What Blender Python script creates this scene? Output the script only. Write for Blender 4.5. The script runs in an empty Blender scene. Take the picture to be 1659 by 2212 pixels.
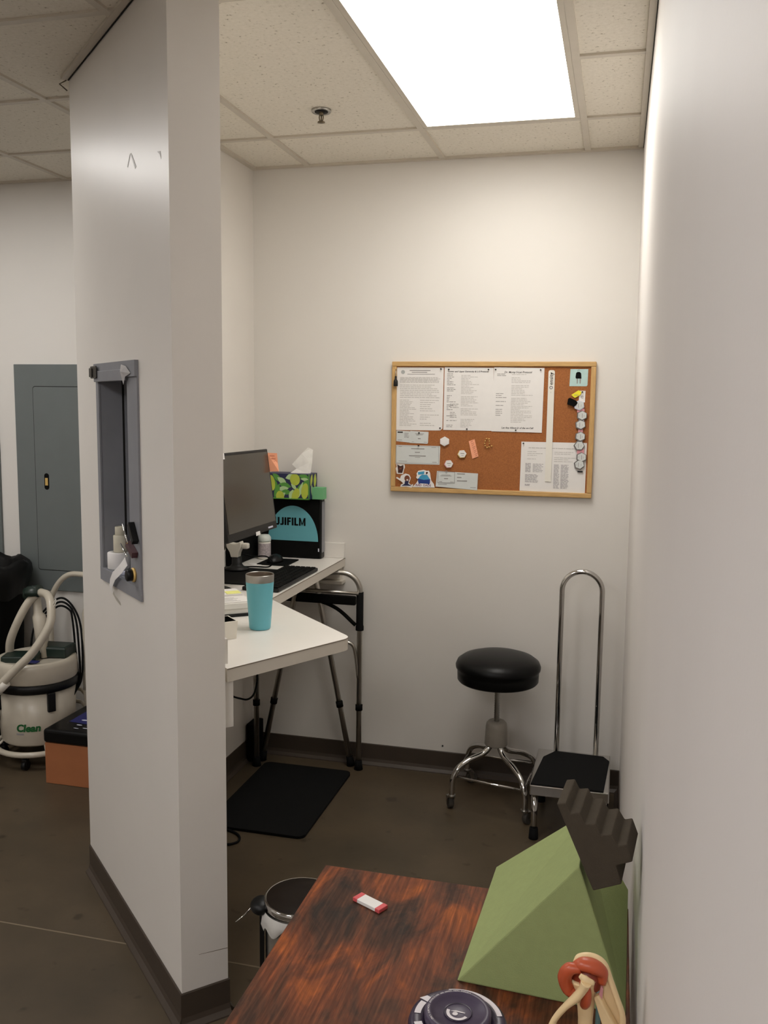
import bpy, bmesh, math, random
from mathutils import Vector, Matrix
random.seed(7)
S = bpy.context.scene
COL = S.collection
PI = math.pi
def V(*a): return Vector(a)

# ------------------------------------------------------------------ materials
def lin(c):
    return tuple(((x/255)/12.92 if x/255 <= .04045 else ((x/255+.055)/1.055)**2.4) for x in c)
MATS = {}
def mat(name, rgb, rough=.5, metal=0., var=.06, scale=30., bump=0., spec=.5, coat=0., bscale=None, stretch=None):
    m = bpy.data.materials.new(name); m.use_nodes = True
    nt = m.node_tree; b = nt.nodes['Principled BSDF']
    c = lin(rgb)
    b.inputs['Roughness'].default_value = rough
    b.inputs['Metallic'].default_value = metal
    b.inputs['Specular IOR Level'].default_value = spec
    b.inputs['Coat Weight'].default_value = coat
    tc = nt.nodes.new('ShaderNodeTexCoord')
    src = tc.outputs['Object']
    if stretch:
        mp = nt.nodes.new('ShaderNodeMapping'); mp.inputs['Scale'].default_value = stretch
        nt.links.new(src, mp.inputs['Vector']); src = mp.outputs['Vector']
    n = nt.nodes.new('ShaderNodeTexNoise'); n.inputs['Scale'].default_value = scale; n.inputs['Detail'].default_value = 4
    nt.links.new(src, n.inputs['Vector'])
    r = nt.nodes.new('ShaderNodeValToRGB')
    r.color_ramp.elements[0].position = .3; r.color_ramp.elements[1].position = .7
    r.color_ramp.elements[0].color = (*[x*(1-var) for x in c], 1)
    r.color_ramp.elements[1].color = (*[min(1, x*(1+var)) for x in c], 1)
    nt.links.new(n.outputs['Fac'], r.inputs['Fac'])
    nt.links.new(r.outputs['Color'], b.inputs['Base Color'])
    if bump:
        n2 = nt.nodes.new('ShaderNodeTexNoise'); n2.inputs['Scale'].default_value = bscale or scale*8; n2.inputs['Detail'].default_value = 3
        nt.links.new(src, n2.inputs['Vector'])
        bp = nt.nodes.new('ShaderNodeBump'); bp.inputs['Strength'].default_value = bump; bp.inputs['Distance'].default_value = .002
        nt.links.new(n2.outputs['Fac'], bp.inputs['Height']); nt.links.new(bp.outputs['Normal'], b.inputs['Normal'])
    MATS[name] = m
    return m
def emit(name, rgb, strength):
    m = bpy.data.materials.new(name); m.use_nodes = True
    nt = m.node_tree; b = nt.nodes['Principled BSDF']
    b.inputs['Base Color'].default_value = (.8, .8, .8, 1)
    b.inputs['Emission Color'].default_value = (*rgb, 1)
    b.inputs['Emission Strength'].default_value = strength
    return m

M_wall = mat('wall_paint', (222, 218, 212), .42, var=.012, scale=3, bump=.05, bscale=220, spec=.32)
M_wall2 = mat('wall_paint_divider', (222, 217, 210), .36, var=.015, scale=4, bump=.03, bscale=160, spec=.26)
M_wall3 = mat('wall_paint_right', (222, 217, 213), .55, var=.012, scale=3, bump=.05, bscale=220, spec=.13)
M_grid = mat('ceiling_grid_paint', (204, 196, 182), .45, var=.02)
M_base = mat('cove_base_vinyl', (66, 56, 47), .5, var=.06, scale=12)
M_gap = mat('shadow_gap_black', (20, 16, 12), .9)
M_lam = mat('white_laminate', (226, 222, 216), .32, var=.015, scale=8)
M_lamedge_shaded = mat('laminate_edge_shaded', (205, 198, 186), .4, var=.015, scale=8)  # same laminate as the top, with grey edge shading put into its colour
M_black = mat('black_plastic', (12, 12, 12), .45, var=.1, spec=.35)
M_blackm = mat('black_matte', (11, 11, 10), .8, var=.12, bump=.15, spec=.12)
M_rubber = mat('black_rubber', (9, 9, 9), .85, var=.15, scale=60, bump=.3, spec=.2)
M_vinyl = mat('black_vinyl', (11, 11, 11), .36, var=.08, scale=20, bump=.06, bscale=300, spec=.2)
M_screen = mat('dark_screen', (62, 58, 50), .22, var=.03, scale=5)
M_chrome = mat('chrome', (205, 203, 200), .09, 1., var=.03)
M_alu = mat('anodised_aluminium', (190, 186, 178), .33, 1., var=.04)
M_steel = mat('brushed_steel', (170, 168, 163), .28, 1., var=.06, scale=40)
M_grey = mat('grey_steel_paint', (130, 131, 136), .48, var=.05, scale=14)
M_panel = mat('grey_panel_paint', (104, 110, 109), .45, var=.03, scale=10)
M_paper = mat('white_paper', (228, 225, 222), .8, var=.015)
M_card = mat('grey_white_card', (205, 208, 206), .7, var=.02)
M_ink = mat('printed_ink', (142, 139, 137), .8)
M_inklite = mat('printed_ink_light', (186, 182, 178), .8)
M_inktab = mat('printed_ink_table', (170, 166, 168), .8)
M_inkdk = mat('printed_ink_dark', (48, 46, 46), .8)
M_white = mat('white_plastic', (228, 224, 214), .35, var=.015)
M_whitem = mat('white_enamel', (192, 184, 168), .3, var=.02)
M_wood = mat('pale_pine', (196, 157, 100), .5, var=.12, scale=6, stretch=(40, 40, 4))
M_woodh = mat('pale_pine_rail', (196, 157, 100), .5, var=.12, scale=6, stretch=(4, 40, 40))
M_hub = mat('grey_hub_plastic', (150, 144, 134), .5)
M_teal = mat('teal_enamel', (106, 182, 196), .36, var=.02, scale=20, spec=.4)
M_logo = mat('teal_logo_print', (98, 168, 180), .5, var=.02)
M_green = mat('mint_sticky_paper', (112, 178, 126), .8, var=.03)
M_orange = mat('orange_sticky_paper', (240, 166, 130), .8, var=.03)
M_yellow = mat('yellow_plastic', (238, 226, 40), .5)
M_yelpaper = mat('yellow_sticky_paper', (232, 232, 140), .8)
M_tissue = mat('tissue_paper', (240, 238, 232), .9)
M_lime = mat('print_lime', (178, 192, 66), .5); M_leaf = mat('print_leaf', (82, 146, 58), .5)
M_pale = mat('print_pale_green', (176, 206, 152), .5); M_navy = mat('print_navy', (28, 34, 74), .5)
M_foamg = mat('green_foam', (148, 160, 108), .95, var=.03, scale=60, bump=.35, bscale=700, spec=.15)
M_foamk = mat('charcoal_foam', (74, 67, 57), .95, var=.04, scale=60, bump=.35, bscale=700, spec=.15)
M_purple = mat('dark_purple_plastic', (43, 32, 54), .33, var=.05)
M_purple2 = mat('purple_lid_plastic', (66, 56, 76), .4, var=.04)
M_mark = mat('lid_white_print', (214, 208, 210), .6)
M_bone = mat('bone_plastic', (234, 208, 160), .36, var=.05, scale=25)
M_lig = mat('red_ligament_plastic', (184, 84, 52), .35, var=.08, scale=25)
M_ligdk = mat('red_brown_plastic', (140, 58, 36), .4, var=.08, scale=25)
M_rod = mat('teal_rod', (84, 118, 124), .4)
M_brown = mat('orange_brown_board', (158, 98, 60), .6, var=.05, scale=12)
M_blue = mat('blue_vinyl', (26, 30, 92), .45, var=.06)
M_palegrey = mat('pale_grey_print', (198, 200, 216), .6)
M_greenblk = mat('dark_green_plastic', (24, 40, 33), .4)
M_vacgreen = mat('green_lettering', (16, 88, 38), .5)
M_vaclight = mat('light_green_print', (90, 140, 80), .5)
M_gold = mat('brass', (222, 186, 112), .35, .25)
M_tealpaper = mat('pale_teal_paper', (180, 208, 204), .7)
M_cardboard = mat('cream_card', (206, 200, 180), .8)
M_skyblue = mat('sky_blue_paper', (90, 158, 200), .7)
M_pink = mat('pink_paper', (214, 150, 156), .7)
M_red = mat('red_pink_print', (206, 84, 88), .6)
M_bindark = mat('dark_bin_lid', (28, 20, 14), .55, var=.05, spec=.2)
M_bag = mat('white_liner_film', (214, 212, 206), .4)
M_wine = mat('wine_brown', (74, 44, 48), .4)
M_magenta = mat('magenta_lettering', (120, 60, 110), .6)
M_darkbrown = mat('dark_brown_print', (62, 30, 24), .6); M_midbrown = mat('mid_brown_print', (118, 66, 44), .6)
M_cyan = mat('cyan_print', (60, 150, 190), .5); M_dblue = mat('deep_blue_print', (24, 56, 130), .5)
M_tape = mat('clear_tape', (186, 184, 184), .2)
M_seal = mat('grey_seal_print', (168, 170, 168), .8)

# ceiling tile: off-white with dark pin holes
def m_tile():
    m = bpy.data.materials.new('ceiling_tile'); m.use_nodes = True; nt = m.node_tree; b = nt.nodes['Principled BSDF']
    b.inputs['Roughness'].default_value = .95; b.inputs['Specular IOR Level'].default_value = .1
    tc = nt.nodes.new('ShaderNodeTexCoord')
    n = nt.nodes.new('ShaderNodeTexNoise'); n.inputs['Scale'].default_value = 85; n.inputs['Detail'].default_value = 3; n.inputs['Roughness'].default_value = .6
    nt.links.new(tc.outputs['Object'], n.inputs['Vector'])
    r = nt.nodes.new('ShaderNodeValToRGB')
    e = r.color_ramp.elements
    e[0].position = .285; e[0].color = (*lin((166, 157, 140)), 1); e[1].position = .36; e[1].color = (*lin((228, 222, 209)), 1)
    x = r.color_ramp.elements.new(.7); x.color = (*lin((236, 230, 218)), 1)
    nt.links.new(n.outputs['Fac'], r.inputs['Fac']); nt.links.new(r.outputs['Color'], b.inputs['Base Color'])
    bp = nt.nodes.new('ShaderNodeBump'); bp.inputs['Strength'].default_value = .35; bp.inputs['Distance'].default_value = .003
    nt.links.new(n.outputs['Fac'], bp.inputs['Height']); nt.links.new(bp.outputs['Normal'], b.inputs['Normal'])
    return m
def m_floor():
    m = bpy.data.materials.new('stained_concrete'); m.use_nodes = True; nt = m.node_tree; b = nt.nodes['Principled BSDF']
    b.inputs['Roughness'].default_value = .42; b.inputs['Specular IOR Level'].default_value = .35
    tc = nt.nodes.new('ShaderNodeTexCoord')
    n = nt.nodes.new('ShaderNodeTexNoise'); n.inputs['Scale'].default_value = 2.6; n.inputs['Detail'].default_value = 8; n.inputs['Roughness'].default_value = .62
    nt.links.new(tc.outputs['Object'], n.inputs['Vector'])
    r = nt.nodes.new('ShaderNodeValToRGB'); e = r.color_ramp.elements
    e[0].position = .3; e[0].color = (*lin((68, 59, 46)), 1); e[1].position = .72; e[1].color = (*lin((89, 76, 59)), 1)
    nt.links.new(n.outputs['Fac'], r.inputs['Fac'])
    v = nt.nodes.new('ShaderNodeTexNoise'); v.inputs['Scale'].default_value = 13; v.inputs['Detail'].default_value = 2
    nt.links.new(tc.outputs['Object'], v.inputs['Vector'])
    r2 = nt.nodes.new('ShaderNodeValToRGB'); e = r2.color_ramp.elements
    e[0].position = .26; e[0].color = (.45, .45, .45, 1); e[1].position = .34; e[1].color = (1, 1, 1, 1)
    x = e.new(.70); x.color = (1, 1, 1, 1); x = e.new(.80); x.color = (1.25, 1.25, 1.2, 1)
    nt.links.new(v.outputs['Fac'], r2.inputs['Fac'])
    mx = nt.nodes.new('ShaderNodeMixRGB'); mx.blend_type = 'MULTIPLY'; mx.inputs['Fac'].default_value = .8
    nt.links.new(r.outputs['Color'], mx.inputs['Color1']); nt.links.new(r2.outputs['Color'], mx.inputs['Color2'])
    nt.links.new(mx.outputs['Color'], b.inputs['Base Color'])
    bp = nt.nodes.new('ShaderNodeBump'); bp.inputs['Strength'].default_value = .1; bp.inputs['Distance'].default_value = .004
    nt.links.new(n.outputs['Fac'], bp.inputs['Height']); nt.links.new(bp.outputs['Normal'], b.inputs['Normal'])
    return m
def m_rustic():
    m = bpy.data.materials.new('rustic_wood_print'); m.use_nodes = True; nt = m.node_tree; b = nt.nodes['Principled BSDF']
    b.inputs['Roughness'].default_value = .5; b.inputs['Specular IOR Level'].default_value = .15
    tc = nt.nodes.new('ShaderNodeTexCoord')
    mp = nt.nodes.new('ShaderNodeMapping'); mp.inputs['Scale'].default_value = (1, .42, 1); nt.links.new(tc.outputs['Object'], mp.inputs['Vector'])
    n = nt.nodes.new('ShaderNodeTexNoise'); n.inputs['Scale'].default_value = 15; n.inputs['Detail'].default_value = 7; n.inputs['Roughness'].default_value = .6; n.inputs['Distortion'].default_value = .6
    nt.links.new(mp.outputs['Vector'], n.inputs['Vector'])
    r = nt.nodes.new('ShaderNodeValToRGB'); e = r.color_ramp.elements
    e[0].position = .34; e[0].color = (*lin((50, 40, 34)), 1); e[1].position = .68; e[1].color = (*lin((154, 84, 40)), 1)
    x = e.new(.46); x.color = (*lin((88, 56, 40)), 1); x = e.new(.57); x.color = (*lin((118, 66, 42)), 1)
    nt.links.new(n.outputs['Fac'], r.inputs['Fac'])
    mp2 = nt.nodes.new('ShaderNodeMapping'); mp2.inputs['Scale'].default_value = (1, .05, 1); nt.links.new(tc.outputs['Object'], mp2.inputs['Vector'])
    g = nt.nodes.new('ShaderNodeTexNoise'); g.inputs['Scale'].default_value = 210; g.inputs['Detail'].default_value = 3; nt.links.new(mp2.outputs['Vector'], g.inputs['Vector'])
    r2 = nt.nodes.new('ShaderNodeValToRGB'); e = r2.color_ramp.elements
    e[0].position = .3; e[0].color = (.5, .48, .46, 1); e[1].position = .62; e[1].color = (1, 1, 1, 1)
    x = e.new(.74); x.color = (1.5, 1.42, 1.25, 1)
    nt.links.new(g.outputs['Fac'], r2.inputs['Fac'])
    mx = nt.nodes.new('ShaderNodeMixRGB'); mx.blend_type = 'MULTIPLY'; mx.inputs['Fac'].default_value = 1
    nt.links.new(r.outputs['Color'], mx.inputs['Color1']); nt.links.new(r2.outputs['Color'], mx.inputs['Color2'])
    nt.links.new(mx.outputs['Color'], b.inputs['Base Color'])
    return m
def m_cork():
    m = bpy.data.materials.new('cork'); m.use_nodes = True; nt = m.node_tree; b = nt.nodes['Principled BSDF']
    b.inputs['Roughness'].default_value = .9; b.inputs['Specular IOR Level'].default_value = .2
    tc = nt.nodes.new('ShaderNodeTexCoord')
    n = nt.nodes.new('ShaderNodeTexNoise'); n.inputs['Scale'].default_value = 260; n.inputs['Detail'].default_value = 2; nt.links.new(tc.outputs['Object'], n.inputs['Vector'])
    r = nt.nodes.new('ShaderNodeValToRGB'); e = r.color_ramp.elements
    e[0].position = .3; e[0].color = (*lin((146, 92, 54)), 1); e[1].position = .7; e[1].color = (*lin((170, 108, 64)), 1)
    nt.links.new(n.outputs['Fac'], r.inputs['Fac']); nt.links.new(r.outputs['Color'], b.inputs['Base Color'])
    return m
M_tile, M_floor, M_rustic, M_cork = m_tile(), m_floor(), m_rustic(), m_cork()
M_lampA = emit('panel_glow_alcove', (1., .972, .915), 10.2)
M_lampH = emit('panel_glow_hall', (1., .975, .945), 13.5)
M_lampB = emit('panel_glow_rear', (1., .972, .975), 15.5)

# ------------------------------------------------------------------ mesh builder
WM = {}
class MB:
    def __init__(s): s.v = []; s.f = []; s.mi = []; s.sm = []
    def add(s, vs, fs, mi=0, smooth=False):
        o = len(s.v); s.v += [Vector(p) for p in vs]
        for f in fs: s.f.append([i+o for i in f]); s.mi.append(mi); s.sm.append(smooth)
        return s
    def bm(s, bm, M=None, mi=0, smooth=False):
        bm.verts.ensure_lookup_table(); bm.verts.index_update()
        vs = [(M @ v.co if M else v.co.copy()) for v in bm.verts]
        s.add(vs, [[v.index for v in f.verts] for f in bm.faces], mi, smooth); bm.free(); return s
    def box(s, lo, hi, bev=0., M=None, mi=0, seg=2):
        b = bmesh.new(); bmesh.ops.create_cube(b, size=1)
        c = [(lo[i]+hi[i])/2 for i in range(3)]; d = [hi[i]-lo[i] for i in range(3)]
        for v in b.verts: v.co = Vector([c[i]+v.co[i]*d[i] for i in range(3)])
        if bev: bmesh.ops.bevel(b, geom=list(b.edges), offset=bev, segments=seg, affect='EDGES', profile=.5)
        return s.bm(b, M, mi, False)
    def tube(s, pts, r, seg=12, closed=False, mi=0, caps=True, sy=1., up=None):
        pts = [Vector(p) for p in pts]; n = len(pts)
        rs = r if isinstance(r, (list, tuple)) else [r]*n
        tan = []
        for i in range(n):
            a = pts[i-1] if (i > 0 or closed) else pts[i]; b = pts[(i+1) % n] if (i < n-1 or closed) else pts[i]
            t = (b-a); tan.append(t.normalized() if t.length > 1e-9 else Vector((0, 0, 1)))
        u = Vector(up) if up else (Vector((0, 0, 1)) if abs(tan[0].z) < .9 else Vector((0, 1, 0)))
        rings = []
        for i in range(n):
            t = tan[i]; u = (u - t*u.dot(t))
            u = u.normalized() if u.length > 1e-6 else t.orthogonal().normalized()
            w = t.cross(u)
            rings.append([pts[i]+(u*math.cos(2*PI*k/seg)*rs[i]+w*math.sin(2*PI*k/seg)*rs[i]*sy) for k in range(seg)])
        vs = [p for rg in rings for p in rg]; fs = []
        for i in range(n if closed else n-1):
            j = (i+1) % n
            for k in range(seg):
                fs.append([i*seg+k, i*seg+(k+1) % seg, j*seg+(k+1) % seg, j*seg+k])
        s.add(vs, fs, mi, True)
        if caps and not closed:
            s.add(rings[0], [list(range(seg))[::-1]], mi); s.add(rings[-1], [list(range(seg))], mi)
        return s
    def lathe(s, prof, c=(0, 0, 0), seg=32, M=None, mi=0, a0=0., a1=2*PI, smooth=True):
        c = Vector(c); full = abs(a1-a0-2*PI) < 1e-6; n = seg if full else seg+1
        vs = []; fs = []
        for (r, z) in prof:
            for k in range(n):
                a = a0+(a1-a0)*k/seg
                p = Vector((r*math.cos(a), r*math.sin(a), z)); p = (M @ p if M else p) + c; vs.append(p)
        for i in range(len(prof)-1):
            for k in range(seg):
                k2 = (k+1) % n
                fs.append([i*n+k, i*n+k2, (i+1)*n+k2, (i+1)*n+k])
        return s.add(vs, fs, mi, smooth)
    def extr(s, poly, vec, mi=0, mi_side=None):
        poly = [Vector(p) for p in poly]; vec = Vector(vec); n = len(poly)
        s.add(poly+[p+vec for p in poly], [list(range(n))[::-1], list(range(n, 2*n))], mi)
        s.add(poly+[p+vec for p in poly], [[i, (i+1) % n, n+(i+1) % n, n+i] for i in range(n)], mi if mi_side is None else mi_side)
        return s
    def poly(s, pts, mi=0): return s.add(pts, [list(range(len(pts)))], mi)
    def build(s, name, mats, parent=None, fix=True, bevel=0.):
        me = bpy.data.meshes.new(name)
        W = WM.get(parent.as_pointer()) if parent else None
        vs = s.v
        if W: Wi = W.inverted(); vs = [Wi @ p for p in s.v]
        me.from_pydata([tuple(p) for p in vs], [], s.f)
        if not isinstance(mats, (list, tuple)): mats = [mats]
        for m in mats: me.materials.append(m)
        for p, i, sm in zip(me.polygons, s.mi, s.sm): p.material_index = i; p.use_smooth = sm
        b = bmesh.new(); b.from_mesh(me)
        if fix: bmesh.ops.remove_doubles(b, verts=b.verts, dist=1e-5); bmesh.ops.recalc_face_normals(b, faces=b.faces)
        if bevel: bmesh.ops.bevel(b, geom=list(b.edges), offset=bevel, segments=2, affect='EDGES', profile=.5, clamp_overlap=True)
        b.to_mesh(me); b.free(); me.update()
        o = bpy.data.objects.new(name, me); COL.objects.link(o)
        if parent: o.parent = parent
        if W: WM[o.as_pointer()] = W
        return o
def thing(name, label, cat, loc=(0, 0, 0), rz=0., group=None):
    o = bpy.data.objects.new(name, None); COL.objects.link(o)
    o.location = loc; o.rotation_euler = (0, 0, rz); o.empty_display_size = .05
    WM[o.as_pointer()] = Matrix.Translation(loc) @ Matrix.Rotation(rz, 4, 'Z')
    return tag(o, label, cat, group)
def tag(o, label, cat, group=None):
    o['label'] = label; o['category'] = cat
    if group: o['group'] = group
    return o
def struct(o): o['kind'] = 'structure'; return o
def solo(mb, name, mats, label, cat, group=None, **k):        # a thing that is one mesh, its origin at its own middle
    c = sum(mb.v, Vector())/len(mb.v); c.z = min(p.z for p in mb.v)
    for p in mb.v: p -= c
    o = mb.build(name, mats, None, **k); o.location = c
    WM[o.as_pointer()] = Matrix.Translation(c)
    return tag(o, label, cat, group)
def dup(root, loc, label, group=None):
    def cp(o, parent):
        c = o.copy(); COL.objects.link(c); c.parent = parent
        for ch in list(o.children): cp(ch, c)
        return c
    r = cp(root, None); r.location = loc; r['label'] = label
    if group: r['group'] = group
    return r
def text(body, size, M, mats, name, parent, extrude=.0003, bold=0., shear=0., ax='CENTER'):
    cu = bpy.data.curves.new('tmp_text', 'FONT'); cu.body = body; cu.size = size; cu.extrude = extrude
    cu.offset = bold; cu.shear = shear; cu.align_x = ax; cu.align_y = 'CENTER'; cu.resolution_u = 3
    o = bpy.data.objects.new('tmp_text', cu); COL.objects.link(o)
    dg = bpy.context.evaluated_depsgraph_get(); me = bpy.data.meshes.new_from_object(o.evaluated_get(dg))
    bpy.data.objects.remove(o); bpy.data.curves.remove(cu)
    mb = MB(); mb.add([M @ v.co for v in me.vertices], [list(p.vertices) for p in me.polygons])
    bpy.data.meshes.remove(me)
    return mb.build(name, mats, parent, fix=False) if name else mb
def face_back(x, y, z, rot=0.):   # text facing -y (towards the viewer), upright, at x,y,z
    return Matrix.Translation((x, y, z)) @ Matrix.Rotation(PI/2, 4, 'X') @ Matrix.Rotation(rot, 4, 'Z')
def arc(c, r, a0, a1, n, ex=(1, 0, 0), ey=(0, 0, 1)):
    c = Vector(c); ex = Vector(ex); ey = Vector(ey)
    return [c+ex*r*math.cos(a0+(a1-a0)*i/n)+ey*r*math.sin(a0+(a1-a0)*i/n) for i in range(n+1)]
def smooth_path(pts, n=8):        # Catmull-Rom
    P = [Vector(p) for p in pts]; P = [P[0]*2-P[1]]+P+[P[-1]*2-P[-2]]; out = []
    for i in range(1, len(P)-2):
        for k in range(n):
            t = k/n; a, b, c, d = P[i-1:i+3]
            out.append(.5*((2*b)+(c-a)*t+(2*a-5*b+4*c-d)*t*t+(3*b-a-3*c+d)*t**3))
    out.append(P[-2]); return out

H = 2.743
# ------------------------------------------------------------------ setting
def RX(y, z): return .047+(H-z)*.005+(4-y)*.003       # the right-hand wall is a touch out of plumb
mb = MB(); mb.box((-5.6, -3.1, -.1), (.3, 4.1, 0)); struct(mb.build('floor', M_floor))
mb = MB(); mb.box((-5.6, -3.1, H+.008), (.3, 4.1, H+.1)); struct(mb.build('ceiling', M_tile))
mb = MB(); mb.box((-5.6, 4.0, 0), (.3, 4.12, H+.01)); struct(mb.build('wall_back', M_wall))
mb = MB()
P = [(RX(4, 0), 4, 0), (RX(4, H), 4, H+.008), (RX(-3, H), -3, H+.008), (RX(-3, 0), -3, 0)]
mb.extr(P, (.12, 0, 0)); struct(mb.build('wall_right', M_wall3))
mb = MB(); mb.box((-5.62, -3.1, 0), (-5.5, 4.0, H+.01)); struct(mb.build('wall_left', M_wall))
mb = MB(); mb.box((-5.5, -3.12, 0), (.068, -3.0, H+.01)); struct(mb.build('wall_front', M_wall))

# divider wall: slanted screen wall with a pass-through niche, then back to the rear wall
A = V(-1.0901, 2.0948, 0); Cc = V(-1.7965, 2.7703, 0); U = (Cc-A).normalized(); N = V(U.y, -U.x, 0)*-1
if N.y > 0: N = -N
Bc = V(-.9977, 2.1909, 0); LW = (Cc-A).length
I = Bc+U*((-1.662-Bc.x)/U.x)
def D(s, z, d=0.): return A+U*s+N*d+V(0, 0, z)
s0, s1, z0, z1, dn = .364, .69, 1.165, 1.768, -.118
mb = MB()
top = H+.008
for (a, b, c, d) in [(0, s0, 0, top), (s1, LW, 0, top), (s0, s1, 0, z0), (s0, s1, z1, top)]:
    mb.poly([D(a, c), D(b, c), D(b, d), D(a, d)])
mb.poly([D(s0, z0, dn), D(s1, z0, dn), D(s1, z1, dn), D(s0, z1, dn)])
for (p, q) in [((s0, z0), (s1, z0)), ((s1, z0), (s1, z1)), ((s1, z1), (s0, z1)), ((s0, z1), (s0, z0))]:
    mb.poly([D(*p), D(*q), D(*q, dn), D(*p, dn)])
def wallq(p, q): mb.poly([V(p.x, p.y, 0), V(q.x, q.y, 0), V(q.x, q.y, top), V(p.x, p.y, top)])
K1, K2 = V(-1.662, 4, 0), V(Cc.x, 4, 0)
wallq(A, Bc); wallq(Bc, I); wallq(I, K1); wallq(K1, K2); wallq(K2, Cc)
struct(mb.build('wall_divider', M_wall2, fix=True))

def base(name, p, q, n):
    p, q, n = V(*p), V(*q), V(*n).normalized(); m = MB()
    prof = [(0, 0), (.02, 0), (.019, .004), (.008, .016), (.004, .03), (.004, .0985), (.002, .1016), (0, .1016)]
    a = [p+n*x+V(0, 0, z) for x, z in prof]; b = [q+n*x+V(0, 0, z) for x, z in prof]; k = len(prof)
    m.add(a+b, [[i, (i+1) % k, k+(i+1) % k, k+i] for i in range(k)]+[list(range(k)), list(range(k, 2*k))])
    return struct(m.build(name, M_base))
base('baseboard_back', (-1.657, 3.9995, 0), (RX(4, 0)-.002, 3.9995, 0), (0, -1, 0))
base('baseboard_right', (RX(3.99, 0)-.0005, 3.995, 0), (RX(-2.9, 0)-.0005, -2.9, 0), (-1, 0, 0))
base('baseboard_alcove_left', (-1.6615, 3.995, 0), (-1.6615, I.y, 0), (1, 0, 0))
nb = (Bc-A).normalized(); nE = V(nb.y, -nb.x, 0)
base('baseboard_divider_front', (A+N*.0005-U*.004)[:], (Cc+N*.0005)[:], N[:])
base('baseboard_divider_end', (A+nE*.0005-nb*.004)[:], (Bc+nE*.0005+nb*.004)[:], nE[:])
base('baseboard_divider_inner', (Bc-N*.0005)[:], (I-N*.0005)[:], (-N)[:])
base('baseboard_hall_back', (-5.45, 3.9995, 0), (Cc.x-.01, 3.9995, 0), (0, -1, 0))
# saw-cut joint in the slab and a faint scuff on the end of the divider are thin inlays
mb = MB(); mb.box((-5.4, 2.398, 0), (.02, 2.404, .0006)); struct(mb.build('trim_1', mat('joint_filler', (118, 104, 84), .6)))

# ceiling grid (exposed tee bars) and wall angles
gx = [-1.3946+k*.6096 for k in range(-6, 3)]; gy = [3.555-k*.6096 for k in range(0, 11)]
ft = 2
def tee(lo, hi, dz=0.):
    global ft
    m = MB(); m.box((lo[0], lo[1], H+dz), (hi[0], hi[1], H+.0085-dz)); struct(m.build('trim_%d' % ft, M_grid)); ft += 1
w = .012
for x in gx: tee((x-w, -3.0, 0), (x+w, 4.0, 0))
for y in gy:
    skip = abs(y-2.945) < .02
    if skip:
        tee((-5.5, y-w, 0), (-1.3946, y+w, 0), .0006); tee((-.1754, y-w, 0), (.04, y+w, 0), .0006)
    else: tee((-5.5, y-w, 0), (.04, y+w, 0), .0006)
m = MB(); m.box((-1.662, 3.976, H-.0015), (.047, 4, H+.008)); struct(m.build('trim_%d' % ft, M_grid)); ft += 1
m = MB(); m.box((-5.5, 3.976, H-.0015), (Cc.x, 4, H+.008)); struct(m.build('trim_%d' % ft, M_grid)); ft += 1
m = MB(); m.box((-1.662, I.y, H-.0015), (-1.638, 3.976, H+.008)); struct(m.build('trim_%d' % ft, M_grid)); ft += 1
m = MB(); m.extr([(RX(3.97, H), 3.97, H-.0015), (RX(-2.9, H), -2.9, H-.0015), (RX(-2.9, H)-.022, -2.9, H-.0015), (RX(3.97, H)-.022, 3.97, H-.0015)], (0, 0, .009)); struct(m.build('trim_%d' % ft, M_grid)); ft += 1
m = MB(); m.extr([D(-.004, H-.0015), D(LW+.01, H-.0015), D(LW+.01, H-.0015, .024), D(-.004, H-.0015, .024)], (0, 0, .009)); struct(m.build('trim_%d' % ft, M_grid)); ft += 1
# loose bent end of the wall angle at the far corner of the divider
m = MB(); e = Cc+V(-.004, .002, 0)
m.tube([e+V(.0, -.012, H-.006), e+V(-.03, -.004, H-.012), e+V(-.012, .012, H-.03)], .0022, 6); struct(m.build('trim_%d' % ft, mat('bent_angle', (88, 78, 62), .5))); ft += 1
# black shadow gap lines
m = MB(); m.extr([D(0, H-.0045, .0008), D(LW, H-.0045, .0008), D(LW, H-.0045, .004), D(0, H-.0045, .004)], (0, 0, .003)); struct(m.build('trim_%d' % ft, M_gap)); ft += 1
m = MB(); m.extr([(RX(3.97, H)-.0006, 3.97, H-.0045), (RX(-2.9, H)-.0006, -2.9, H-.0045), (RX(-2.9, H)-.0028, -2.9, H-.0045), (RX(3.97, H)-.0028, 3.97, H-.0045)], (0, 0, .003)); struct(m.build('trim_%d' % ft, M_gap)); ft += 1

def panel_light(x0, x1, y0, y1, lamp, label, fr=.03):
    t = thing('ceiling_light', label, 'light', ((x0+x1)/2, (y0+y1)/2, H))
    m = MB(); zt = H+.0078; zb = H+.001
    o = [(x0, y0), (x1, y0), (x1, y1), (x0, y1)]; i = [(x0+fr, y0+fr), (x1-fr, y0+fr), (x1-fr, y1-fr), (x0+fr, y1-fr)]
    vs = [(*p, zb) for p in o]+[(*p, zb) for p in i]+[(*p, zt) for p in o]+[(*p, zt) for p in i]
    fs = []
    for k in range(4):
        j = (k+1) % 4; fs += [[k, j, 4+j, 4+k], [8+k, 8+j, j, k], [4+k, 4+j, 12+j, 12+k]]
    m.add(vs, fs); m.build('frame', M_grid, t)
    m = MB(); m.box((x0+fr, y0+fr, H+.002), (x1-fr, y1-fr, H+.0065)); m.build('diffuser', lamp, t)
    return t
e = .0125
panel_light(-.785+e, -.1754-e, 2.336+e, 3.555-e, M_lampA, 'large white glowing ceiling panel light in the alcove', .018)
panel_light(-3.223+e, -2.6134-e, 2.031+e, 3.25-e, M_lampH, 'glowing ceiling panel light over the side hall')
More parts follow.
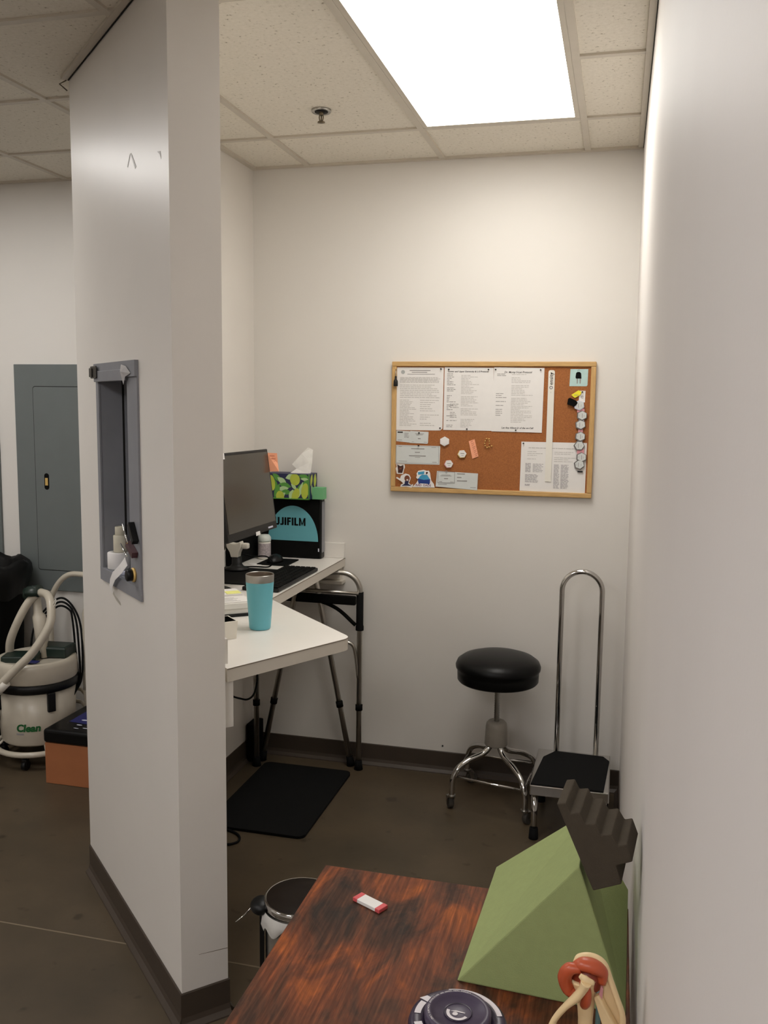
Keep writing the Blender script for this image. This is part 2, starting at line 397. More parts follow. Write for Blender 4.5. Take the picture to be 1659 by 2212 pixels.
panel_light(-2.0042+e, -1.3946-e, -.712+e, .507-e, M_lampB, 'glowing ceiling panel light behind the viewer')
panel_light(-.785+e, -.1754-e, -1.9312+e, -.712-e, M_lampB, 'glowing ceiling panel light near the rear right wall')
panel_light(-4.442+e, -3.832-e, -.712+e, .507-e, M_lampH, 'glowing ceiling panel light at the far left of the hall')

# sprinkler
sx, sy = -1.092, 3.268
t = thing('fire_sprinkler', 'small brass-grey fire sprinkler head hanging from a ceiling tile', 'sprinkler', (sx, sy, H-.04))
m = MB(); m.lathe([(.016, .008), (.018, .003), (.034, -.002), (.036, .002), (.036, .008)], (sx, sy, H), 28); m.build('escutcheon', M_steel, t); M_spr = mat('dull_sprinkler_brass', (112, 100, 80), .4, .8)
m = MB(); m.lathe([(.0, .004), (.024, .004), (.024, -.0012), (0, -.0012)], (sx, sy, H), 20); m.build('recess', M_gap, t)
m = MB(); m.tube([(sx, sy, H+.004), (sx, sy, H-.012)], .008, 10)
for q in (-1, 1): m.tube(smooth_path([(sx+q*.006, sy, H-.01), (sx+q*.0075, sy, H-.02), (sx+q*.004, sy, H-.034)], 4), .0022, 6)
m.tube([(sx, sy, H-.012), (sx, sy, H-.034)], .0026, 8); m.build('frame_arm', M_spr, t)
m = MB(); m.lathe([(0, -.034), (.013, -.034), (.014, -.037), (.003, -.0385), (0, -.0385)], (sx, sy, H), 16); m.build('deflector', M_spr, t)

# ------------------------------------------------------------------ worktop
zt, zb = .985, .947
t = thing('worktop', 'white laminate worktop with a pointed corner along the divider wall', 'worktop', (-1.4, 3.2, zb))
c0 = V(-.775, 2.625, 0); f0 = Bc+V(-.003, .018, 0); j0 = V(-1.212, 3.063, 0)
def rnd(p, a, b, r, n=6):
    p, a, b = V(*p), V(*a), V(*b); u = (a-p).normalized(); v = (b-p).normalized()
    return [p+(u*(1-q)**2+v*q**2)*r for q in [i/n for i in range(n+1)]]
outline = [V(-1.6615, 3.999, 0), V(-1.6615, I.y+.001, 0), f0-N*.001]+rnd(c0, f0, j0, .034)+[j0, V(-1.212, 3.999, 0)]
m = MB(); m.extr([p+V(0, 0, zb) for p in outline], (0, 0, zt-zb), 0, 1); m.build('top', [M_lam, M_lamedge_shaded], t, bevel=.0)
m = MB(); m.tube([p+V(0, 0, zt-.0022) for p in outline[2:]], .0011, 6); m.build('edge_seam', mat('seam_brown', (96, 84, 70), .7), t)
m = MB(); m.box((-1.6615, 3.979, zt), (-1.212, 3.999, 1.056), .002); m.build('backsplash', M_lam, t)
m = MB(); m.box((-1.6615, I.y+.01, zt), (-1.642, 3.979, 1.056), .002); m.build('backsplash', M_lam, t)
m = MB(); a = f0-N*.001+U*.045; b = I-N*.001-U*.02; m.extr([a+V(0, 0, zt), b+V(0, 0, zt), b-N*.02+V(0, 0, zt), a-N*.02+V(0, 0, zt)], (0, 0, .07)); m.build('backsplash', M_lam, t)
m = MB(); m.box((-1.6615, 3.962, .885), (-1.225, 3.999, zb), .002); m.box((-1.6615, 3.94, .868), (-1.21, 3.999, .884), .002); m.build('cleat', M_lamedge_shaded, t)
m = MB(); m.lathe([(0, 0), (.006, 0), (.006, .003), (0, .003)], (-1.335, 3.962, .918), 12, Matrix.Rotation(PI/2, 3, 'X')); m.build('screw', M_steel, t)
m = MB(); a = Bc-N*.001+U*.03; m.extr([a+V(0, 0, .815), a-N*.034+V(0, 0, .815), a-N*.034+V(0, 0, zb), a+V(0, 0, zb)], U*.02); m.build('bracket', M_lam, t)

# ------------------------------------------------------------------ computer unit with logo
t = thing('computer_unit', 'black upright computer case with a teal half-disc logo against the back wall', 'computer', (-1.45, 3.948, zt))
m = MB(); m.box((-1.60, 3.925, zt+.001), (-1.305, 3.977, 1.262), .006); m.build('case', M_black, t)
m = MB(); m.box((-1.598, 3.919, zt+.004), (-1.312, 3.927, 1.258), .003); m.build('front_panel', M_blackm, t)
m = MB(); m.box((-1.304, 3.93, zt+.03), (-1.3025, 3.97, 1.25), 0); m.build('side_trim', M_grey, t)
lx, lz, ry = -1.44, 1.066, .122
m = MB(); pts = [V(lx+ry*math.cos(a), 3.9185, lz+.162*math.sin(a)) for a in [PI*i/32 for i in range(33)]]
m.extr(pts, (0, .0012, 0)); m.build('logo', M_logo, t)
def block_word(m, word, x, z, h, y, gap=.0038):
    w = h*.24
    def q(*p): m.extr([V(px_q, y, pz_q) for px_q, pz_q in p], (0, .0006, 0))
    def bar(xa, xb, za, zb_): q((xa, za), (xb, za), (xb, zb_), (xa, zb_))
    for ch in word:
        if ch == 'F': L = h*.52; bar(x, x+w, z, z+h); bar(x+w, x+L, z+h-w*.85, z+h); bar(x+w, x+L*.92, z+h*.42, z+h*.42+w*.8)
        elif ch == 'U': L = h*.70; bar(x, x+w, z+w*.8, z+h); bar(x+L-w, x+L, z+w*.8, z+h); q((x, z+w*.8), (x+w*.55, z), (x+L-w*.55, z), (x+L, z+w*.8)); bar(x+w*.6, x+L-w*.6, z, z+w*.85)
        elif ch == 'J': L = h*.46; bar(x+L-w, x+L, z+w*.5, z+h); q((x, z), (x+L-w*.4, z), (x+L, z+w*.7), (x+L-w, z+w*.8), (x, z+w*.8))
        elif ch == 'I': L = w; bar(x, x+w, z, z+h)
        elif ch == 'L': L = h*.52; bar(x, x+w, z, z+h); bar(x+w, x+L, z, z+w*.85)
        elif ch == 'M': L = h*.86; bar(x, x+w*.85, z, z+h); bar(x+L-w*.85, x+L, z, z+h); c_ = x+L/2; q((x+w*.85, z+h), (x+w*.85, z+h*.62), (c_-w*.3, z), (c_, z+h*.3)); q((x+L-w*.85, z+h), (c_, z+h*.3), (c_+w*.3, z), (x+L-w*.85, z+h*.62))
        x += L+gap
    return x
m = MB(); xe = block_word(m, 'FUJIFILM', 0, 0, .0365, 3.9178)
for v_ in m.v: v_.x += -1.379-(xe-.0038); v_.z += 1.1365
m.build('lettering', M_blackm, t, fix=False)
m = MB(); m.box((-1.318, 3.9175, zt+.035), (-1.313, 3.919, zt+.05)); m.build('badge', M_palegrey, t)

# tissue box with citrus print
bx0, bx1, by0, by1, bz0, bz1 = -1.56, -1.345, 3.872, 3.982, 1.2625, 1.378
t = thing('tissue_box', 'tissue box printed with green lemons and leaves on the black computer case', 'tissue box', (-1.45, 3.93, bz0))
m = MB(); m.box((bx0, by0, bz0), (bx1, by1, bz1), .001, mi=0)
rr = random.Random(3)
def ell(cx, cz, a, b, rot, mi, off):
    pts = []
    for i in range(18):
        th = 2*PI*i/18; x = a*math.cos(th); z = b*math.sin(th); X = cx+x*math.cos(rot)-z*math.sin(rot); Z = cz+x*math.sin(rot)+z*math.cos(rot)
        pts.append((min(max(X, bx0+.001), bx1-.005), by0-off, min(max(Z, bz0+.004), bz1-.001)))
    m.add(pts, [list(range(18))], mi)
def leafp(cx, cz, L, w, rot, mi, off, side=False):
    pts = []
    for i in range(20):
        th = i/20; q = th*2; x = (q if q <= 1 else 2-q)-.5; y = (1 if q <= 1 else -1)*math.sin(PI*(q if q <= 1 else 2-q))*w
        X = cx+L*(x*math.cos(rot))-y*math.sin(rot); Z = cz+L*x*math.sin(rot)+y*math.cos(rot)
        if side: pts.append((bx1+off, min(max(X, by0+.001), by1-.001), min(max(Z, bz0+.002), bz1-.001)))
        else: pts.append((min(max(X, bx0+.001), bx1-.005), by0-off, min(max(Z, bz0+.004), bz1-.001)))
    m.add(pts, [list(range(20))], mi)
m.box((bx1-.004, by0-.0004, bz0), (bx1+.0003, by0+.003, bz1), mi=2); m.box((bx0, by0-.0004, bz0), (bx1, by0+.001, bz0+.006), mi=2)
o = .0003
for (x, z, L, wd, r, k) in [(-1.50, 1.36, .06, .012, 2.4, 2), (-1.475, 1.345, .055, .013, -.6, 3), (-1.46, 1.325, .06, .013, -.2, 2), (-1.47, 1.31, .055, .011, .1, 3), (-1.455, 1.295, .05, .012, -.1, 2), (-1.435, 1.365, .05, .013, .3, 3),
        (-1.50, 1.30, .07, .012, 1.2, 2), (-1.51, 1.33, .06, .012, 1.9, 2), (-1.37, 1.367, .05, .013, -.2, 2), (-1.365, 1.355, .045, .007, -.1, 3), (-1.395, 1.30, .07, .012, 1.35, 2), (-1.385, 1.308, .075, .009, 1.3, 3), (-1.43, 1.285, .05, .012, 1.2, 3), (-1.36, 1.335, .05, .014, .9, 2), (-1.41, 1.355, .03, .01, -1, 3), (-1.475, 1.28, .04, .01, .6, 3), (-1.418, 1.32, .04, .008, -.8, 3)]:
    leafp(x, z, L, wd, r, k, o); o += .00002
for (x, z, a, b, r) in [(-1.413, 1.353, .024, .027, .2), (-1.525, 1.335, .016, .036, .15), (-1.485, 1.272, .02, .028, 0), (-1.41, 1.283, .017, .032, -.35), (-1.365, 1.302, .018, .036, -.12)]:
    ell(x, z, a, b, r, 1, o); o += .00002
for (y, z, L, wd, r, k) in [(3.90, 1.35, .06, .014, 1.2, 1), (3.95, 1.345, .07, .018, 1.5, 1), (3.91, 1.30, .06, .013, 1.8, 3), (3.96, 1.29, .05, .014, 1.2, 2), (3.93, 1.32, .05, .006, 1.5, 4)]:
    leafp(y, z, L, wd, r, k, o, True); o += .00002
m.build('carton', [M_navy, M_lime, M_leaf, M_pale, M_navy], t, fix=False)
m = MB()
q = [(-1.455, 3.915, bz1-.002), (-1.425, 3.925, bz1+.02), (-1.445, 3.92, bz1+.04), (-1.40, 3.925, bz1+.09), (-1.372, 3.93, bz1+.118), (-1.362, 3.935, bz1+.112), (-1.364, 3.93, bz1+.05), (-1.37, 3.925, bz1-.002)]
m.add(q, [[0, 1, 7], [1, 2, 3, 6], [3, 4, 5, 6], [1, 6, 7]])
q2 = [(x+.006, y+.02, z-.006*(z > bz1)) for x, y, z in q]; m.add(q2, [[0, 1, 7], [1, 2, 3, 6], [3, 4, 5, 6], [1, 6, 7]])
m.add([q[4], q[5], q2[5], q2[4]], [[0, 1, 2, 3]]); m.add([q[2], q[3], q2[3], q2[2]], [[0, 1, 2, 3]]); m.add([q[3], q[4], q2[4], q2[3]], [[0, 1, 2, 3]]); m.add([q[5], q[7], q2[7], q2[5]], [[0, 1, 2, 3]])
m.build('tissue', M_tissue, t, fix=False)
# sticky-note cube
m = MB(); m.box((-1.343, 3.905, 1.2625), (-1.291, 3.957, 1.316), .001)
solo(m, 'sticky_note_cube', M_green, 'mint green cube of sticky notes beside the tissue box', 'sticky notes')

# monitor (faces the right, tilted back)
t = thing('computer_monitor', 'black tilted computer monitor on the worktop', 'monitor', (-1.42, 3.17, zt))
bl, br = V(-1.315, 2.925, 1.204), V(-1.318, 3.407, 1.199); upv = V(-.047, .012, .315); ex = (br-bl); nx = ex.cross(upv).normalized()
if nx.x < 0: nx = -nx
tl, tr = bl+upv, br+upv
def mp(a, b, d): return bl+ex*a+upv*b+nx*d
def mbox(m, a0, a1, b0, b1, d0, d1, mi=0):
    p = [mp(a0, b0, d0), mp(a1, b0, d0), mp(a1, b1, d0), mp(a0, b1, d0)]; m.extr(p, nx*(d1-d0), mi)
m = MB(); mbox(m, 0, 1, 0, 1, -.022, 0); mbox(m, .15, .85, .15, .85, -.05, -.022); m.build('casing', M_black, t, bevel=.004)
m = MB(); mbox(m, .028, .972, .095, .965, .0, .0012); m.build('screen', M_screen, t)
m = MB(); mbox(m, .80, .90, .025, .045, 0, .0006); m.build('maker_mark', M_palegrey, t)
m = MB(); mbox(m, .05, .12, .93, 1.0, .0, .0016); m.build('label_tag', M_paper, t)
m = MB(); mbox(m, .53, .61, -.015, .03, .0, .0016); m.build('label_tag', M_paper, t)
m = MB(); m.tube([(-1.49, 3.10, 1.0), (-1.45, 3.12, 1.16), (-1.40, 3.15, 1.32)], .03, 16, sy=.5); m.build('stand_neck', M_black, t)
m = MB(); m.lathe([(0, 0), (.105, 0), (.11, .006), (.09, .014), (.04, .022), (0, .024)], (-1.50, 3.10, zt+.0005), 36); m.build('stand_base', M_black, t)
# orange note stuck to the monitor edge
m = MB(); a = [V(-1.374, 3.437, 1.497), V(-1.333, 3.442, 1.496), V(-1.327, 3.436, 1.455), V(-1.318, 3.424, 1.424), V(-1.366, 3.424, 1.422)]
m.extr(a, (0, .0008, 0)); on = solo(m, 'sticky_note', M_orange, 'orange sticky note hanging at the edge of the black monitor', 'sticky note')
m = MB()
for k in range(5):
    zz = 1.484-k*.011; m.box((-1.362, 3.4335+(-.003 if k > 2 else 0.), zz), (-1.34+.004*(k % 2), 3.434+(-.003 if k > 2 else 0.), zz+.002))
m.build('writing', mat('orange_ink', (190, 96, 70), .8), on)

# keyboard
t = thing('keyboard', 'black computer keyboard along the worktop edge', 'keyboard', (-1.30, 3.40, zt))
m = MB(); m.box((-1.372, 3.17, zt+.0012), (-1.222, 3.635, zt+.016), .004); m.build('base', M_black, t)
for i in range(6):
    for j in range(19):
        if i == 5 and 4 < j < 11:
            if j != 5: continue
            w2 = 6
        else: w2 = 1
        m = MB(); x = -1.363+i*.0232; y = 3.62-j*.0236
        m.box((x, y-.0236*w2+.003, zt+.0162), (x+.020, y, zt+.0215), .002, seg=1)
        if i*19+j < 98: m.build('key', M_blackm, t)
        else:
            if 'rest' not in globals(): rest = MB()
            rest.v, rest.f, rest.mi, rest.sm = (rest.v+[], rest.f, rest.mi, rest.sm); rest.add(m.v, m.f)
o = rest.build('key', M_blackm, t); o['kind'] = 'stuff'
# desk pad, mouse, bottle, scanner
m = MB(); m.box((-1.63, 3.265, zt+.0006), (-1.385, 3.60, zt+.005), .002)
solo(m, 'desk_pad', M_rubber, 'flat black desk pad left of the keyboard', 'desk pad')
m = MB(); m.box((-1.53, 3.70, zt+.0006), (-1.39, 3.86, zt+.006), .002); solo(m, 'mouse_pad', M_blackm, 'thin black mouse pad in front of the computer case', 'mouse pad')
t = thing('computer_mouse', 'black computer mouse in front of the computer case', 'mouse', (-1.47, 3.77, zt+.0065))
m = MB(); b = bmesh.new(); bmesh.ops.create_uvsphere(b, u_segments=20, v_segments=12, radius=1)
for v in b.verts: v.co = V(v.co.x*.034, v.co.y*.055, max(0, v.co.z)*.034)
m.bm(b, Matrix.Translation((-1.47, 3.77, zt+.0062)), smooth=True); m.build('shell', M_black, t)
m = MB(); m.tube([(-1.472, 3.735, zt+.03), (-1.466, 3.735, zt+.03)], .009, 12); m.build('wheel', M_rubber, t)
t = thing('pill_bottle', 'white bottle with a pale cap and printed label behind the monitor', 'bottle', (-1.555, 3.855, zt))
m = MB(); m.lathe([(0, .0006), (.028, .0006), (.029, .003), (.029, .078), (.027, .083), (0, .083)], (-1.555, 3.855, zt), 28); m.build('body', M_white, t)
m = MB(); m.lathe([(.0293, .01), (.0293, .074)], (-1.555, 3.855, zt), 28); m.build('label', mat('label_grey_print', (176, 166, 168), .6, var=.25, scale=160), t, fix=False)
m = MB(); m.lathe([(0, .082), (.0295, .082), (.03, .086), (.03, .1), (.022, .112), (0, .114)], (-1.555, 3.855, zt), 28); m.build('cap', mat('pale_cap', (206, 212, 206), .4), t)
t = thing('desk_scanner', 'white-headed hand scanner standing in a black holder', 'scanner', (-1.553, 3.54, zt+.005))
m = MB(); m.lathe([(0, .0055), (.05, .0055), (.052, .012), (.03, .02), (.022, .03), (.021, .062), (0, .062)], (-1.553, 3.54, zt), 24); m.build('holder', M_black, t)
m = MB(); sc = [(-1.593, 1.098), (-1.590, 1.110), (-1.585, 1.117), (-1.578, 1.106), (-1.560, 1.104), (-1.541, 1.107), (-1.531, 1.115), (-1.527, 1.106), (-1.526, 1.090), (-1.537, 1.066), (-1.541, 1.046), (-1.572, 1.046), (-1.578, 1.068), (-1.592, 1.088)]; m.extr([V(x, 3.518, z) for x, z in sc], (0, .036, 0)); m.build('head', M_white, t, bevel=.003)
m = MB(); m.box((-1.5255, 3.522, zt+.098), (-1.497, 3.55, zt+.122), .006); m.build('trigger', M_white, t)
m = MB(); m.box((-1.64, 3.615, zt+.0006), (-1.605, 3.905, zt+.20), .006); solo(m, 'docking_station', M_blackm, 'upright black box behind the white-headed scanner', 'computer box')
cab = smooth_path([(-1.595, 3.62, 1.05), (-1.52, 3.63, 1.035), (-1.455, 3.62, 1.04), (-1.425, 3.62, 1.02), (-1.44, 3.62, .995), (-1.50, 3.62, .992), (-1.595, 3.60, .99)], 6)
m = MB(); m.tube(cab, .003, 8); solo(m, 'monitor_cable', M_rubber, 'black cable loop beside the white bottle', 'cable')
for k, (x, y, r, w_, h_) in enumerate([(-1.475, 3.655, .5, .05, .03), (-1.54, 3.70, -.6, .06, .035)]):
    m = MB(); m.box((-w_/2, -h_/2, 0), (w_/2, h_/2, .0012), M=Matrix.Translation((x, y, zt+.0006+(.0 if k == 0 else 0.))) @ Matrix.Rotation(r, 4, 'Z'))
    solo(m, 'paper_slip', M_paper, ['white paper slip lying by the keyboard corner', 'white paper slip lying in front of the white bottle'][k], 'paper')

# tumbler
tx, ty = -1.083, 2.645
t = thing('tumbler', 'turquoise insulated tumbler with a steel rim on the worktop', 'cup', (tx, ty, zt))
m = MB(); m.lathe([(0, .0008), (.031, .0008), (.0335, .004), (.0345, .012), (.0440, .150), (.0443, .153)], (tx, ty, zt), 48); m.build('body', M_teal, t)
m = MB(); m.lathe([(.0440, .152), (.0450, .175), (.0443, .1768), (.0434, .1768), (.0428, .175)], (tx, ty, zt), 48); m.build('steel_rim', M_steel, t)
m = MB(); m.lathe([(.0428, .1752), (.040, .15), (.032, .02), (0, .018)], (tx, ty, zt), 48); m.build('inner_wall', mat('inner_steel_shaded', (132, 118, 104), .35, .6), t)  # rim steel darkened in colour to paint the shade inside the cup

# letter tray with papers, black tablet below
q = V(.79, .613, 0); p_ = V(-.613, .79, 0); o = V(-1.315, 2.70, 0)
def Q(a, b, z): return o+q*a+p_*b+V(0, 0, z)
def qbox(m, a0, a1, b0, b1, za, zb_, mi=0): m.extr([Q(a0, b0, za), Q(a1, b0, za), Q(a1, b1, za), Q(a0, b1, za)], (0, 0, zb_-za), mi)
m = MB(); qbox(m, .07, .20, -.008, .20, zt+.0006, zt+.008); solo(m, 'tablet', M_black, 'thin black tablet lying under the white letter box', 'tablet')
t = thing('letter_box', 'low white plastic letter box behind the turquoise tumbler', 'box', (o.x, o.y, zt+.0085))
m = MB(); qbox(m, 0, .175, 0, .22, zt+.0085, zt+.026); qbox(m, -.003, .178, -.003, .223, zt+.026, zt+.046); m.build('body', M_lam, t, bevel=.002)
t2 = MB(); qbox(t2, .01, .17, .005, .10, zt+.0465, zt+.0485); pp = solo(t2, 'paper_sheet', M_paper, 'printed white sheet on the front of the letter box', 'paper')
m = MB()
for k in range(5): qbox(m, .03, .14-.01*(k % 3), .02+.013*k, .023+.013*k, zt+.0485, zt+.0488)
m.build('print', M_ink, pp)
t2 = MB(); qbox(t2, .01, .17, .112, .21, zt+.0465, zt+.052); pp = solo(t2, 'paper_pad', M_paper, 'white paper pad at the back of the letter box', 'paper')
m = MB(); qbox(m, .09, .11, .14, .147, zt+.052, zt+.0524); m.build('print', M_inkdk, pp)
m = MB(); qbox(m, .118, .168, .12, .165, zt+.0523, zt+.0535); solo(m, 'sticky_note', M_yelpaper, 'pale yellow sticky note on the paper pad behind the tumbler', 'sticky note')
# small open white container
R0 = V(-1.104, 2.508, 0); ab = (Bc-A).normalized()
def cb(a, b, z): return R0-ab*a+U*b+V(0, 0, z)
m = MB(); h = .056; tk = .003
for (z_, ww) in [(0, 0)]:
    a0, a1, b0, b1 = 0, .085, 0, .07
    outer = [cb(a0, b0, zt+.0006), cb(a1, b0, zt+.0006), cb(a1, b1, zt+.0006), cb(a0, b1, zt+.0006)]
    outt = [cb(a0-.004, b0-.004, zt+h), cb(a1+.004, b0-.004, zt+h), cb(a1+.004, b1+.004, zt+h), cb(a0-.004, b1+.004, zt+h)]
    inn = [cb(a0, b0, zt+h), cb(a1, b0, zt+h), cb(a1, b1, zt+h), cb(a0, b1, zt+h)]
    inb = [cb(a0+tk, b0+tk, zt+.03), cb(a1-tk, b0+tk, zt+.03), cb(a1-tk, b1-tk, zt+.03), cb(a0+tk, b1-tk, zt+.03)]
    m.add(outer+outt, [[0, 1, 2, 3]]+[[i, (i+1) % 4, 4+(i+1) % 4, 4+i] for i in range(4)])
    m.add(outt+inn, [[i, (i+1) % 4, 4+(i+1) % 4, 4+i] for i in range(4)])
    m.add(inn+inb, [[i, (i+1) % 4, 4+(i+1) % 4, 4+i] for i in range(4)]); 
t = thing('storage_cup', 'small square white tub with a black inside at the divider wall', 'tub', R0[:2]+(zt,))
m.build('tub', M_white, t); m = MB(); m.poly([p+V(0, 0, .004) for p in inb]); m.add([p for p in inn]+inb, [[i, (i+1) % 4, 4+(i+1) % 4, 4+i] for i in range(4)]); 
for p in m.v: p += ((cb(.0425, .035, 0)-V(p.x, p.y, 0))*.02).to_3d()
m.build('lining', M_blackm, t)

# ------------------------------------------------------------------ walker under the worktop
t = thing('walking_frame', 'folded aluminium walking frame with black grip under the worktop', 'walker', (-1.36, 3.9, 0))
def W(x, z, dy=0.): return V(x, 3.925+(x+1.118)*.19+dy, z)
r = .0127
pth = [W(-1.118, .03), W(-1.118, .80)]+[W(-1.118-.085+.085*math.cos(a), .847+.085*math.sin(a)) for a in [PI/2*i/10 for i in range(11)]]+[W(-1.505, .932)]+[W(-1.505-.085*math.sin(a), .847+.085*math.cos(a)) for a in [PI/2*i/10 for i in range(1, 11)]]+[W(-1.59, .03)]
m = MB(); m.tube(pth, r, 14); m.build('side_frame', M_alu, t)
m = MB(); m.tube([W(-1.118, .665), W(-1.118, .672), W(-1.118, .684), W(-1.118, .69), W(-1.118, .843)], [.0185, .0185, .0185, .0165, .0165], 14); m.build('grip', M_rubber, t)
def W2(x, z): return V(x, 3.925, z) if 0 else V(x, 3.957, z)
fy = 3.885
def L2(x, z): return V(x, 3.905+(.045 if z < .2 else 0)*0, z)
ra, rb = V(-1.325, 3.885, .94), V(-1.168, 3.955, .03)
la, lb = V(-1.39, 3.875, .94), V(-1.585, 3.905, .03)
m = MB(); m.tube([rb, ra-(ra-rb)*.02, V(-1.345, 3.88, .942), V(-1.37, 3.878, .942), la-(la-lb)*.02, lb], r, 14); m.build('inner_frame', M_alu, t)
for (a, b, f) in [(W(-1.118, .03), W(-1.118, .80), .35), (W(-1.59, .03), W(-1.59, .80), .36), (rb, ra, .30), (lb, la, .30)]:
    p = a+(b-a)*f; d = (b-a).normalized(); m = MB(); m.tube([p-d*.013, p+d*.013], .0165, 14); m.build('collar', M_blackm, t)
for p, d in [(W(-1.118, 0), V(0, 0, 1)), (W(-1.59, 0), V(0, 0, 1)), (rb-(ra-rb).normalized()*.028, (ra-rb).normalized()), (lb-(la-lb).normalized()*.028, (la-lb).normalized())]:
    m = MB(); m.tube([p+V(0, 0, .001), p+d*.02, p+d*.045], [.021, .018, .0155], 14); m.build('rubber_tip', M_rubber, t)
m = MB(); m.tube([W(-1.12, .838, -.012), W(-1.36, .850, -.012)], .0085, 10); m.build('cross_bar', M_alu, t)
m = MB(); m.box((-1.55, 3.872, .79), (-1.125, 3.895, .832), .006); m.build('hinge_bar', M_blackm, t)
m = MB(); m.tube(smooth_path([(-1.45, 3.885, .800), (-1.32, 3.89, .800), (-1.22, 3.90, .765), (-1.135, 3.915, .69)], 6), .009, 10); m.build('curved_brace', M_blackm, t)
m = MB(); m.tube(smooth_path([(-1.20, 3.90, .615), (-1.15, 3.91, .60), (-1.133, 3.918, .54), (-1.122, 3.92, .44)], 6), .008, 10); m.build('lower_brace', M_alu, t)
# power unit + cable under worktop, floor cable, mat
m = MB(); m.box((-1.655, 3.862, .0006), (-1.608, 3.968, .185), .006); solo(m, 'power_unit', M_blackm, 'black power supply box on the floor behind the walking frame', 'power supply')
m = MB(); m.tube(smooth_path([(-1.56, 3.3, .55), (-1.476, 3.3, .519), (-1.436, 3.3, .511), (-1.406, 3.3, .511), (-1.38, 3.3, .534), (-1.366, 3.3, .583), (-1.364, 3.3, .65), (-1.364, 3.3, .9465)], 6), .004, 8)
solo(m, 'hanging_cable', M_rubber, 'thin black cable drooping under the worktop', 'cable')
m = MB(); m.tube(smooth_path([(-1.56, 3.2, .006), (-1.44, 3.185, .006), (-1.385, 3.155, .006), (-1.37, 3.105, .006), (-1.41, 3.075, .006), (-1.50, 3.09, .006)], 6), .0045, 8)
m.tube(smooth_path([(-1.54, 3.15, .013), (-1.45, 3.14, .012), (-1.425, 3.11, .012), (-1.45, 3.085, .012), (-1.52, 3.075, .006)], 6), .0045, 8)
solo(m, 'floor_cable', M_rubber, 'black cable loop on the floor near the black mat', 'cable')
mp4 = []
for (x, y, a) in [(-1.134-.03, 3.2+.03, -PI/2), (-1.134-.03, 3.953-.03, 0), (-1.556+.03, 3.953-.03, PI/2), (-1.556+.03, 3.2+.03, PI)]:
    mp4 += [V(x+.03*math.cos(a+PI/2*i/5), y+.03*math.sin(a+PI/2*i/5), .0006) for i in range(6)]
mp4 = [p if p.y < 3.8 else V(p.x, p.y-.085, p.z) for p in mp4]
m = MB(); m.extr(mp4, (0, 0, .011)); solo(m, 'floor_mat', M_rubber, 'black rectangular floor mat below the worktop', 'mat')

# ------------------------------------------------------------------ stool
cx, cy = -.458, 3.752
t = thing('rolling_stool', 'round black padded stool on chrome legs with casters', 'stool', (cx, cy, 0))
m = MB(); m.lathe([(0, .538), (.165, .538), (.171, .545), (.172, .575), (.172, .588), (.178, .594), (.1795, .606), (.172, .624), (.15, .64), (.11, .653), (.06, .66), (0, .662)], (cx, cy, 0), 56); m.build('seat', M_vinyl, t)
m = MB(); prof = []
for k in range(37): prof += [(.0125 if k % 2 == 0 else .0105, .345+.0053*k)]
m.lathe(prof+[(0, .54)], (cx, cy, 0), 16); m.build('screw_post', M_steel, t)
m = MB(); m.lathe([(0, .362), (.014, .36), (.034, .362), (.043, .352), (.046, .335), (.049, .262), (.046, .256), (0, .256)], (cx, cy, 0), 32); m.build('hub', M_hub, t)
cast = [(-.624, 3.629), (-.312, 3.568), (-.290, 3.872), (-.604, 3.918)]
joint = []
for (x, y) in cast:
    d = V(x-cx, y-cy, 0); R_ = d.length; d.normalize()
    def L(f, z): return V(cx, cy, 0)+d*R_*f+V(0, 0, z)
    pth = smooth_path([L(.10, .275), L(.17, .245), L(.32, .222), L(.60, .206), L(.85, .178), L(.97, .14), L(1, .10), L(1, .062)], 6)
    m = MB(); m.tube(pth, .0125, 14); lg = m.build('leg', M_chrome, t); joint.append(L(.955, .142))
    an = random.uniform(0, 6.28); ca = V(math.cos(an), math.sin(an), 0); cp = V(-ca.y, ca.x, 0); c = L(1, 0)
    m = MB(); m.tube([c+V(0, 0, .058), c+V(0, 0, .066)], .016, 14); m.tube([c+V(0, 0, .06), c+V(0, 0, .05)], .006, 8)
    for sgn in (-1, 1):
        m.extr([c+cp*sgn*.0135+ca*.004+V(0, 0, .056), c+cp*sgn*.0135+ca*.026+V(0, 0, .05), c+cp*sgn*.0135+ca*.03+V(0, 0, .022), c+cp*sgn*.0135+ca*.014+V(0, 0, .022)], cp*sgn*.0025)
    m.extr([c-cp*.016+ca*.0+V(0, 0, .052), c+cp*.016+ca*.0+V(0, 0, .052), c+cp*.016+ca*.026+V(0, 0, .05), c-cp*.016+ca*.026+V(0, 0, .05)], (0, 0, .006))
    ck = m.build('caster', M_steel, lg)
    m = MB(); wc = c+ca*.02+V(0, 0, .0252); m.tube([wc-cp*.011, wc-cp*.009, wc+cp*.009, wc+cp*.011], [.022, .025, .025, .022], 24); m.build('caster_wheel', mat('caster_rubber', (70, 66, 60), .6), lg)
for i in range(4):
    m = MB(); m.tube([joint[i], joint[(i+1) % 4]], .0052, 10); m.build('stretcher', M_chrome, t)

